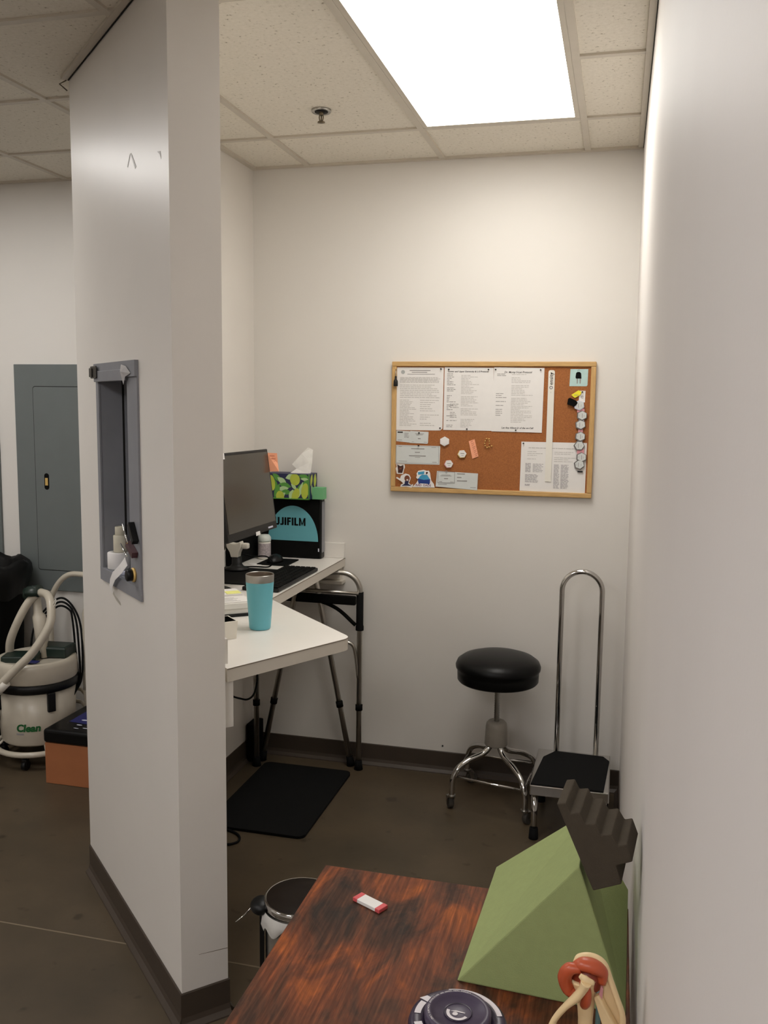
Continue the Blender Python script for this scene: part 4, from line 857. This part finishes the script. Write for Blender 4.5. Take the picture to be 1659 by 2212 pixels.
m = MB(); m.extr([V(-2.772+.0135*math.cos(a), 3.9815, 1.318+.0135*math.sin(a)) for a in [PI*i/10 for i in range(11)]]+[V(-2.772-.0135*math.cos(a), 3.9815, 1.262-.0135*math.sin(a)) for a in [PI*i/10 for i in range(11)]], (0, .001, 0)); m.build('latch_recess', M_blackm, d_)
m = MB(); m.box((-2.780, 3.979, 1.27), (-2.764, 3.9815, 1.308), .001); m.build('latch', M_gold, d_)
dup(t, (-3.297, 3.99, .735), 'second grey electrical panel, mostly cut off by the left edge of the photo')

# trash bin at far left
t = thing('trash_bin', 'black lined trash bin at the far left of the hall', 'bin', (-3.01, 3.79, 0))
m = MB(); m.lathe([(0, .001), (.165, .001), (.17, .01), (.2, .85), (.205, .86), (.19, .86), (.165, .02), (0, .015)], (-3.02, 3.78, 0), 32); m.build('body', M_blackm, t)
m = MB(); pr = []
nn = 40
for (r_, z_) in [(.203, .74), (.222, .80), (.238, .86), (.236, .895), (.215, .912), (.19, .89), (.17, .80)]:
    for k in range(nn):
        a = 2*PI*k/nn; w_ = 1+.035*math.sin(5*a+z_*20)+.02*math.sin(11*a); zz = z_+.012*math.sin(7*a+1)
        pr.append(V(-3.02+r_*w_*math.cos(a), min(3.978, 3.78+r_*w_*math.sin(a)*.9), zz))
m.add(pr, [[i*nn+k, i*nn+(k+1) % nn, (i+1)*nn+(k+1) % nn, (i+1)*nn+k] for i in range(6) for k in range(nn)], 0, True); m.build('liner_bag', mat('black_bag_film', (9, 9, 9), .5, spec=.25), t, fix=False)

# vacuum
vx, vy = -2.632, 3.655
t = thing('vacuum_cleaner', 'cream canister vacuum cleaner with green lettering and a looped hose', 'vacuum cleaner', (vx, vy, 0))
m = MB(); m.lathe([(0, .105), (.155, .105), (.165, .115), (.165, .13), (.168, .135), (.176, .36), (0, .36)], (vx, vy, 0), 48); m.build('body', M_whitem, t)
m = MB(); m.lathe([(.172, .355), (.186, .36), (.188, .385), (.182, .40), (.17, .40)], (vx, vy, 0), 48); m.build('band', M_black, t)
m = MB(); m.lathe([(0, .398), (.18, .398), (.185, .405), (.185, .475), (.178, .492), (.165, .497), (.15, .490), (0, .482)], (vx, vy, 0), 48); m.build('lid', M_whitem, t)
# lid top gear
m = MB(); m.box((-.10, -.085, 0), (.06, .03, .03), .006, M=Matrix.Translation((vx-.02, vy-.03, .488)) @ Matrix.Rotation(.3, 4, 'Z')); m.box((-.02, -.05, 0), (.13, .06, .055), .01, M=Matrix.Translation((vx+.02, vy+.04, .488)) @ Matrix.Rotation(.1, 4, 'Z')); m.build('attachment', M_greenblk, t)
m = MB(); m.box((vx+.0, vy-.13, .4975), (vx+.09, vy-.10, .504), .002); m.build('sticker', M_blue, t)
fv = vy-.1665
for a in (-.62, .95):
    an = -PI/2+a; m = MB(); p = V(vx+.181*math.cos(an), vy+.181*math.sin(an), 0)
    m.box((-.018, -.010, .27), (.018, .010, .36), .004, M=Matrix.Translation(p) @ Matrix.Rotation(an+PI/2, 4, 'Z')); m.build('latch', M_black if a > 0 else M_blackm, t)
# lettering wrapped on the body
def wrap(body, size, z, a0, r, mats, name, **k):
    mb_ = text(body, size, Matrix.Identity(4), None, None, None, .0006, ax='LEFT', **k)
    for p in mb_.v:
        a = a0+p.x/r; rr2 = r+.0008+p.z+(0.0); p.xyz = (vx+rr2*math.cos(a), vy+rr2*math.sin(a), z+p.y)
    return mb_.build(name, mats, t, fix=False)
wrap('Clean', .047, .198, -PI/2+.03, .1715, M_vacgreen, 'lettering', bold=.0018, shear=.15)
wrap('Clean', .035, .445, -PI/2-1.05, .186, M_vaclight, 'lettering', bold=.0008, shear=.15)
m = MB()
for (a0, a1) in [(.03, .24)]:
    m.lathe([(.1716, .166), (.1716, .174)], (vx, vy, 0), 10, a0=-PI/2+a0, a1=-PI/2+a1)
m.build('printed_bar', M_ink, t, fix=False)
m = MB(); an = -PI/2-.92; d = V(math.cos(an), math.sin(an), 0); p = V(vx, vy, .235)+d*.16
m.tube([p, p+d*.02, p+d*.045], [.042, .042, .034], 24); m.tube([p+d*.04, p+d*.075], .02, 16, mi=1); m.build('inlet', [M_black, M_steel], t)
m = MB(); m.tube([V(vx+.19*math.cos(2*PI*i/40), vy+.19*math.sin(2*PI*i/40), .078) for i in range(40)], .0135, 10, closed=True)
for k in range(4):
    a = PI/4+PI/2*k; m.tube([V(vx+.155*math.cos(a), vy+.155*math.sin(a), .112), V(vx+.19*math.cos(a), vy+.19*math.sin(a), .08)], .006, 8)
m.build('dolly_ring', M_whitem, t)
for k in range(4):
    a = -PI/2+.25+PI/2*k; c = V(vx+.17*math.cos(a), vy+.17*math.sin(a), 0); m = MB()
    m.tube([c+V(0, 0, .066), c+V(0, 0, .05)], .009, 10); m.box((c.x-.013, c.y-.012, .022), (c.x+.013, c.y+.012, .054), .003); m.tube([c+V(-.01, 0, .0232), c+V(.01, 0, .0232)], .023, 20); m.build('caster', M_black, t)
m = MB(); m.tube([V(vx+.045, vy, .49), V(vx+.04, vy, .55), V(vx+.035, vy, .57), V(vx+.022, vy, .69), V(vx+.018, vy, .70), V(vx+.01, vy, .79)], [.018, .019, .030, .030, .021, .019], 18); m.build('handle_post', M_whitem, t)
m = MB(); m.tube([V(vx-.03, vy, .772), V(vx-.025, vy-.005, .79), V(vx+.04, vy-.01, .815)], [.028, .034, .026], 18); m.lathe([(0, .79), (.042, .79), (.044, .81), (.03, .828), (0, .828)], (vx+.005, vy-.01, 0), 20); m.tube([V(vx+.01, vy-.02, .82), V(vx+.01, vy-.02, .835)], .004, 8); m.build('handle_head', M_greenblk, t)
hose = smooth_path([(-2.752, 3.62, .49), (-2.728, 3.60, .575), (-2.681, 3.60, .675), (-2.645, 3.62, .75), (-2.615, 3.64, .79)], 6)
m = MB(); m.tube(hose, .019, 14); m.build('hose', M_whitem, t)
hose = smooth_path([(-2.585, 3.64, .805), (-2.52, 3.60, .802), (-2.478, 3.56, .765), (-2.462, 3.53, .70), (-2.485, 3.50, .63), (-2.53, 3.47, .555), (-2.60, 3.44, .48), (-2.675, 3.42, .40), (-2.76, 3.40, .315), (-2.83, 3.39, .24)], 6)
m = MB(); m.tube(hose, .019, 14); m.build('hose', M_whitem, t)
m = MB(); m.tube([V(-2.635, 3.433, .432), V(-2.655, 3.428, .41), V(-2.675, 3.42, .39)], .024, 14); m.build('hose_cuff', M_white, t)
for q3 in range(3):
    o3 = .019*q3; m = MB(); m.tube(smooth_path([(-2.70, 3.80, .66-o3), (-2.62, 3.82, .735-o3), (-2.55, 3.81, .725-o3), (-2.49-o3, 3.80, .64), (-2.465-o3, 3.78, .50), (-2.455-o3*.5, 3.75, .37), (-2.47, 3.70, .30)], 6), .005, 8); m.build('power_cord', M_rubber, t)
m = MB(); m.tube(smooth_path([(-2.70, 3.80, .66), (-2.745, 3.80, .58), (-2.75, 3.78, .50)], 6), .005, 8); m.build('power_cord', M_rubber, t)
m = MB(); m.tube(smooth_path([(-2.49, 3.555, .735), (-2.472, 3.555, .76), (-2.455, 3.555, .79), (-2.448, 3.555, .80), (-2.452, 3.555, .775), (-2.478, 3.555, .742)], 5), .002, 6); m.build('tie', M_white, t)

# white tubular frame behind the vacuum
t = thing('white_tube_frame', 'white bent-tube walking frame standing behind the vacuum cleaner', 'walker', (-2.4, 3.88, 0))
m = MB(); m.tube(smooth_path([(-2.715, 3.895, .02), (-2.715, 3.895, .45), (-2.715, 3.895, .66), (-2.70, 3.895, .735), (-2.655, 3.895, .805), (-2.60, 3.895, .842), (-2.53, 3.895, .847), (-2.40, 3.895, .84), (-2.15, 3.895, .84)], 6), .0135, 12); m.build('side_frame', M_whitem, t)
m = MB(); m.tube(smooth_path([(-2.46, 3.80, .02), (-2.46, 3.80, .4), (-2.46, 3.80, .64), (-2.455, 3.80, .69), (-2.43, 3.80, .74), (-2.40, 3.80, .77), (-2.2, 3.80, .78)], 6), .0135, 12); m.tube([(-2.46, 3.80, .30), (-2.46, 3.80, .39)], .016, 12); m.build('front_frame', M_whitem, t)
for z_ in (.275, .21):
    m = MB(); m.tube([(-2.46, 3.80, z_-.01), (-2.53, 3.86, z_), (-2.70, 3.893, z_+.005)], .009, 10); m.build('cross_bar', M_whitem, t)
for (x, y) in [(-2.715, 3.895), (-2.46, 3.80)]:
    m = MB(); m.tube([(x, y, .0006), (x, y, .04)], [.02, .016], 12); m.build('rubber_tip', M_rubber, t)

# stepping box with padded top
t = thing('step_box', 'orange-brown wooden step box with a black and blue padded top', 'step box', (-2.1, 3.6, 0))
m = MB(); m.box((-2.415, 3.392, .0006), (-1.86, 3.81, .188), .002); m.build('box', M_brown, t)
m = MB(); m.box((-2.42, 3.385, .1885), (-1.855, 3.815, .252), .014, seg=3); pd = m.build('pad', M_vinyl, t)
m = MB(); m.extr([(-2.36, 3.50, .2522), (-1.90, 3.44, .2522), (-1.90, 3.80, .2522), (-2.36, 3.80, .2522)], (0, 0, .0008)); m.build('blue_panel', M_blue, pd)
m = MB(); rg2 = random.Random(5)
for (x, y, a, b) in [(-2.29, 3.47, .014, .005), (-2.24, 3.44, .014, .004), (-2.30, 3.53, .016, .007), (-2.235, 3.50, .018, .012), (-2.235, 3.54, .018, .013), (-2.28, 3.43, .013, .003), (-2.225, 3.60, .012, .006), (-2.18, 3.555, .03, .016), (-2.24, 3.47, .012, .004), (-2.17, 3.46, .014, .006), (-2.12, 3.52, .02, .012), (-2.1, 3.6, .02, .01)]:
    m.poly([V(x+a*math.cos(2*PI*i/12), y+b*math.sin(2*PI*i/12), .2534) for i in range(12)])
m.build('printed_marks', M_palegrey, pd, fix=False)

# ------------------------------------------------------------------ pedal bin by the desk
px_, py_, pr_ = -.800, 2.238, .1
t = thing('pedal_bin', 'small round steel pedal bin with a white liner beside the wooden desk', 'bin', (px_, py_, 0))
m = MB(); m.lathe([(0, .004), (.095, .004), (.096, .02), (.0965, .325), (.094, .328), (0, .328)], (px_, py_, 0), 44); m.build('body', M_steel, t)
m = MB(); m.lathe([(.0, .0006), (.098, .0006), (.099, .02), (.096, .022)], (px_, py_, 0), 44); m.build('base_ring', M_black, t)
m = MB(); m.lathe([(.094, .325), (.1, .328), (.102, .338), (.1005, .348), (.096, .351), (.093, .349)], (px_, py_, 0), 44); m.build('rim', M_chrome, t)
m = MB(); m.lathe([(.0965, .349), (.09, .3525), (.04, .3545), (0, .355)], (px_, py_, 0), 44); m.build('lid', M_bindark, t)
hd = V(-.93, -.36, 0).normalized(); hp = V(-hd.y, hd.x, 0)
m = MB(); c = V(px_, py_, 0)+hd*.108
b = bmesh.new(); bmesh.ops.create_uvsphere(b, u_segments=20, v_segments=12, radius=1)
for v in b.verts: v.co = V(v.co.x*.03, v.co.y*.036, v.co.z*.022)
m.bm(b, Matrix.Translation(c+V(0, 0, .328)) @ Matrix.Rotation(math.atan2(hd.y, hd.x), 4, 'Z'), smooth=True); m.build('hinge', M_black, t)
m = MB(); c2 = V(px_, py_, 0)+hd*.1; m.extr([c2-hp*.014+V(0, 0, .02), c2+hp*.014+V(0, 0, .02), c2+hp*.022+V(0, 0, .31), c2-hp*.022+V(0, 0, .31)], hd*.012); m.build('hinge_rail', M_black, t)
m = MB(); vs = []; a_s, a_e, nn = math.radians(172), math.radians(300), 26
for i in range(nn+1):
    a = a_s+(a_e-a_s)*i/nn; lowz = .262+.02*math.sin(a*7)+.03*math.sin(a*3+1)
    for (r_, z_) in [(.1015, .325), (.108, .31), (.1075+.004*math.sin(a*9), (.31+lowz)/2), (.1035, lowz)]: vs.append(V(px_+r_*math.cos(a), py_+r_*math.sin(a), z_))
m.add(vs, [[i*4+k, (i+1)*4+k, (i+1)*4+k+1, i*4+k+1] for i in range(nn) for k in range(3)], 0, True); m.build('liner', M_bag, t, fix=False)
m = MB(); m.tube([V(-.925, 2.215, .322), V(-.945, 2.185, .30), V(-.962, 2.165, .288)], .0022, 6); m.build('wire_handle', M_chrome, t)

# ------------------------------------------------------------------ wooden desk
dx0, dx1, dy0, dy1, dz = -.560, .054, .30, 1.722, .74
t = thing('desk', 'rustic brown wooden desk pushed against the right-hand wall', 'desk', (-.25, 1.0, 0))
m = MB(); m.box((dx0, dy0, dz-.028), (dx1, dy1, dz), .0015, seg=1); m.build('tabletop', M_rustic, t)
for (x, y) in [(dx0+.06, dy0+.03), (dx1-.06, dy0+.03), (dx0+.06, dy1-.06), (dx1-.06, dy1-.06)]:
    m = MB(); m.box((x-.018, y-.018, .001), (x+.018, y+.018, dz-.0282), .002); m.build('leg', M_blackm, t)
for y in (dy0+.03, dy1-.06):
    m = MB(); m.box((dx0+.078, y-.015, .10), (dx1-.078, y+.015, .13), .002); m.build('stretcher', M_blackm, t)
# white packet with red ends
M4 = Matrix.Translation((-.4295, 1.599, dz+.0006)) @ Matrix.Rotation(math.radians(-27), 4, 'Z')
m = MB(); m.box((-.034, -.0125, 0), (.034, .0125, .007), .001, M=M4); t = solo(m, 'small_packet', M_paper, 'small white packet with red ends on the wooden desk', 'packet')
for sg in (-1, 1):
    m = MB(); a, b = sorted((sg*.0343, sg*.023)); m.box((a, -.0128, -.0), (b, .0128, .0074), .001, M=M4); m.build('end_band', M_red, t)
# green foam wedge
Pw = [V(-.228, 1.412, dz+.0006), V(.048, 1.397, dz+.0006), V(-.214, 1.809-.09*0, dz+.0006), V(.0555, 1.79, dz+.0006), V(-.0345, 1.44, .9595), V(-.035, 1.76, .903)]
Pw[2] = V(-.214, 1.715, dz+.0006); Pw[3] = V(.055, 1.705, dz+.0006)
Pw[2] = V(-.214, 1.809, dz+.0006); Pw[3] = V(.055, 1.79, dz+.0006)
m = MB(); m.add(Pw, [[0, 1, 4], [2, 5, 3], [0, 4, 5, 2], [1, 3, 5, 4], [0, 2, 3, 1]])
solo(m, 'foam_wedge', M_foamg, 'large pale green foam wedge on the wooden desk', 'foam wedge', bevel=.003)
# charcoal stair foam
F = [(-.078, 1.033), (-.063, 1.036), (-.054, 1.019), (-.039, 1.022), (-.029, 1.003), (-.013, 1.006), (-.002, .987), (.014, .991), (.026, .972), (.039, .976), (.0505, .947), (.024, .936), (.0345, .905), (-.012, .886), (-.020, .889)]
F = [(x*.9533, 1.705+(z-1.705)*.9533) for x, z in F[:-1]]
m = MB(); m.extr([V(x, 1.43, z) for x, z in F], (.0105, .0955, .003)); solo(m, 'foam_steps', M_foamk, 'charcoal foam block with stair-shaped edge leaning on the green wedge', 'foam block', bevel=.0022)
# wipes canister
wx, wy, wz = -.167, 1.052, .935
t = thing('wipes_canister', 'dark purple round wipes canister at the front of the desk', 'canister', (wx, wy, dz))
m = MB(); m.lathe([(0, dz+.0006), (.058, dz+.0006), (.059, dz+.004), (.059, wz-.03)], (wx, wy, 0), 48); m.build('body', M_white, t)
m = MB(); m.lathe([(.0595, wz-.032), (.0625, wz-.03), (.0625, wz-.006), (.060, wz), (.056, wz+.002), (.044, wz+.002), (.043, wz)], (wx, wy, 0), 56); m.lathe([(.043, wz), (0, wz)], (wx, wy, 0), 56); m.build('lid', M_purple, t)
m = MB(); m.lathe([(.042, wz+.0005), (.042, wz+.010), (.040, wz+.013), (.034, wz+.013), (.032, wz+.009), (0, wz+.009)], (wx, wy, 0), 56); cap = m.build('flip_cap', M_purple2, t)
m = MB(); m.lathe([(.017, wz+.0092), (.0175, wz+.0105), (.0165, wz+.0092)], (wx, wy, 0), 40); m.build('cap_ring', M_purple, cap)
def arcband(m, r0, r1, a0, a1, z, n=24):
    vs = []
    for i in range(n+1):
        a = a0+(a1-a0)*i/n; vs += [V(wx+r0*math.cos(a), wy+r0*math.sin(a), z), V(wx+r1*math.cos(a), wy+r1*math.sin(a), z)]
    m.add(vs, [[2*i, 2*i+1, 2*i+3, 2*i+2] for i in range(n)])
RD = math.radians
m = MB()
arcband(m, .050, .0565, RD(18), RD(112), wz+.0026); arcband(m, .047, .055, RD(158), RD(185), wz+.0026); arcband(m, .046, .056, RD(203), RD(212), wz+.0026)
a = RD(155); c = V(wx+.051*math.cos(a), wy+.051*math.sin(a), wz+.0026); d = V(-math.sin(a), math.cos(a), 0)*-1; e2 = V(math.cos(a), math.sin(a), 0)
m.poly([c+e2*.009, c-e2*.009, c-e2*.007+d*.010, c+e2*.004+d*.010])
m.build('printed_marks', M_mark, t, fix=False)
m = MB(); arcband(m, .0105, .0145, RD(165), RD(335), wz+.0095); m.lathe([(0, wz+.0095), (.0035, wz+.0095)], (wx-.003, wy-.003, 0), 14)
m.poly([V(wx-.010, wy+.001, wz+.0095), V(wx-.003, wy+.0035, wz+.0095), V(wx+.009, wy+.002, wz+.0095), V(wx+.009, wy+.0005, wz+.0095), V(wx-.003, wy+.0008, wz+.0095)]); m.build('logo', M_mark, cap, fix=False)
msg = 'ONLY SURFACES EFFECTIVE ON HARD NON-POROUS'
mm_ = MB()
for k, ch in enumerate(msg):
    if ch == ' ': continue
    a = RD(222)-k*RD(3.6); M5 = Matrix.Translation((wx+.037*math.cos(a), wy+.037*math.sin(a), wz+.0133)) @ Matrix.Rotation(a-PI/2, 4, 'Z')
    tm = text(ch, .0034, M5, None, None, None, .0001); mm_.add(tm.v, tm.f)
mm_.build('lettering', M_mark, cap, fix=False)

# shoulder joint model
YB = 1.15
t = thing('shoulder_model', 'anatomical shoulder joint model with red ligaments at the desk front', 'anatomical model', (-.005, YB, dz))
def sk(pts, rad, name, mt, sy=1., n=5, parent=t):
    P_ = smooth_path(pts, n); R_ = []
    for i in range(len(P_)):
        f = i/(len(P_)-1)*(len(rad)-1); k = min(int(f), len(rad)-2); R_.append(rad[k]+(rad[k+1]-rad[k])*(f-k))
    m = MB(); m.tube(P_, R_, 16, sy=sy); return m.build(name, mt, parent)
m = MB(); m.lathe([(0, 0), (.055, 0), (.056, .004), (.05, .012), (0, .013)], (.0, YB, dz+.0006), 36); m.build('stand_base', M_black, t)
m = MB(); m.tube([(.004, YB+.012, dz+.01), (.004, YB+.012, .93)], .0035, 10); m.build('stand_rod', M_rod, t)
sk([(-.012, YB-.004, .77), (-.012, YB-.004, .84), (-.012, YB-.004, .90), (-.013, YB-.002, .935), (-.016, YB, .955)], [.011, .0095, .0095, .013, .019], 'humerus', M_bone)
m = MB(); b = bmesh.new(); bmesh.ops.create_uvsphere(b, u_segments=24, v_segments=16, radius=1)
for v in b.verts: v.co = V(v.co.x*.022, v.co.y*.02, v.co.z*.021)
m.bm(b, Matrix.Translation((-.012, YB+.006, .953)), smooth=True); m.build('joint_capsule', M_ligdk, t)
sk([(-.020, YB-.014, .975), (-.034, YB-.012, .972), (-.0405, YB-.008, .957), (-.035, YB-.006, .940), (-.024, YB-.010, .934)], [.005, .0085, .0095, .009, .006], 'ligament', M_lig)
sk([(-.028, YB-.004, .972), (-.018, YB-.008, .979), (-.004, YB-.008, .978), (.006, YB-.004, .970), (.007, YB-.006, .955)], [.006, .009, .0095, .0085, .005], 'ligament', M_lig, 1.3)
sk([(-.016, YB-.018, .962), (-.012, YB-.020, .948), (-.012, YB-.018, .934), (-.014, YB-.012, .925)], [.006, .0065, .0065, .006], 'ligament', M_lig)
# collar bone
sk([(-.064, YB-.012, .86), (-.0565, YB-.016, .885), (-.050, YB-.020, .905), (-.038, YB-.024, .926), (-.024, YB-.026, .944), (-.016, YB-.028, .958), (-.0125, YB-.029, .969)], [.007, .0062, .0052, .0055, .0075, .0075, .0095], 'collar_bone', M_bone, .75)
sk([(-.021, YB-.027, .975), (-.014, YB-.028, .971), (-.0035, YB-.027, .967)], [.003, .0052, .0035], 'collar_bone_tip', M_bone)
# shoulder blade with its spine
sk([(-.029, YB-.004, .977), (-.024, YB-.002, .985), (-.012, YB, .988), (.001, YB+.001, .985), (.010, YB, .976), (.018, YB-.002, .958), (.027, YB-.004, .936), (.034, YB-.006, .917), (.035, YB-.006, .900), (.031, YB-.006, .875)], [.002, .0026, .0026, .003, .0042, .0036, .0034, .0038, .0042, .004], 'blade_spine', M_bone, 1.5)
m = MB()
bl_ = [(.008, .972), (.018, .956), (.030, .930), (.034, .908), (.031, .875), (.012, .86), (.012, .90), (.007, .925), (.004, .945)]
m.extr([V(x, YB-.004, z) for x, z in bl_], (0, .006, 0)); m.build('shoulder_blade', M_bone, t, bevel=.0018)
m = MB(); rg_ = [(-.003, .940), (.003, .944), (.014, .925), (.027, .903), (.034, .88), (.024, .865), (.012, .895)]
m.extr([V(x, YB-.017, z) for x, z in rg_], (.003, .011, .0)); m.build('blade_ridge', M_bone, t, bevel=.002)
m = MB(); m.extr([V(x, YB-.013, z) for x, z in [(.006, .955), (.009, .952), (.008, .934), (.003, .938)]], (0, .005, 0)); m.build('cartilage', M_pink, t)

scf = mat('scuff_grey', (188, 184, 178), .5)
m = MB()
for q_ in ([(.321, 2.364), (.312, 2.366), (.338, 2.335), (.345, 2.338)], [(.312, 2.366), (.304, 2.366), (.262, 2.322), (.272, 2.318)]): m.extr([D(a_, b_, .0004) for a_, b_ in q_], N*.0003)
struct(m.build('trim_%d' % ft, scf)); ft += 1
m = MB(); m.extr([D(.085, 2.322, .0004), D(.060, 2.318, .0004), D(.056, 2.297, .0004), D(.064, 2.310, .0004)], N*.0003); struct(m.build('trim_%d' % ft, scf)); ft += 1
m = MB(); pA, pB = V(-1.056, 2.131, .199), V(-.9982, 2.1903, .193); m.extr([pA+nE*.0004, pB+nE*.0004, pB+nE*.0004-V(0, 0, .0016), pA+nE*.0004-V(0, 0, .0008)], nE*.0003); struct(m.build('trim_%d' % ft, mat('hairline_crack', (120, 106, 88), .7))); ft += 1
# small screw hole dot low on the back wall
m = MB(); m.lathe([(0, 0), (.004, 0), (.004, .001), (0, .0012)], (-.735, 3.9992, .128), 10, Matrix.Rotation(PI/2, 3, 'X')); struct(m.build('trim_%d' % ft, M_gap)); ft += 1

# ------------------------------------------------------------------ camera
f, a, p, r = 1965.86, .2517, .1201, .0119
fw_ = V(-math.sin(a)*math.cos(p), math.cos(a)*math.cos(p), -math.sin(p)); ri = V(math.cos(a), math.sin(a), 0); up = ri.cross(fw_)
RI = ri*math.cos(r)+up*math.sin(r); UP = up*math.cos(r)-ri*math.sin(r)
cam = bpy.data.cameras.new('camera'); co = bpy.data.objects.new('camera', cam); COL.objects.link(co)
R3 = Matrix((RI, UP, -fw_)).transposed(); co.matrix_world = Matrix.Translation((0, 0, 1.705)) @ R3.to_4x4()
cam.sensor_fit = 'HORIZONTAL'; cam.sensor_width = 36; cam.lens = f*36/1659; cam.clip_start = .01; cam.clip_end = 50
S.camera = co
w = bpy.data.worlds.new('world'); S.world = w; w.use_nodes = True
w.node_tree.nodes['Background'].inputs['Color'].default_value = (.02, .02, .02, 1)
S.view_settings.view_transform = 'Standard'; S.view_settings.look = 'None'; S.view_settings.gamma = 1; S.view_settings.use_curve_mapping = False
S.view_settings.exposure = 0.
S.cycles.max_bounces = 10; S.cycles.diffuse_bounces = 6; S.cycles.glossy_bounces = 4
S.cycles.sample_clamp_indirect = 8
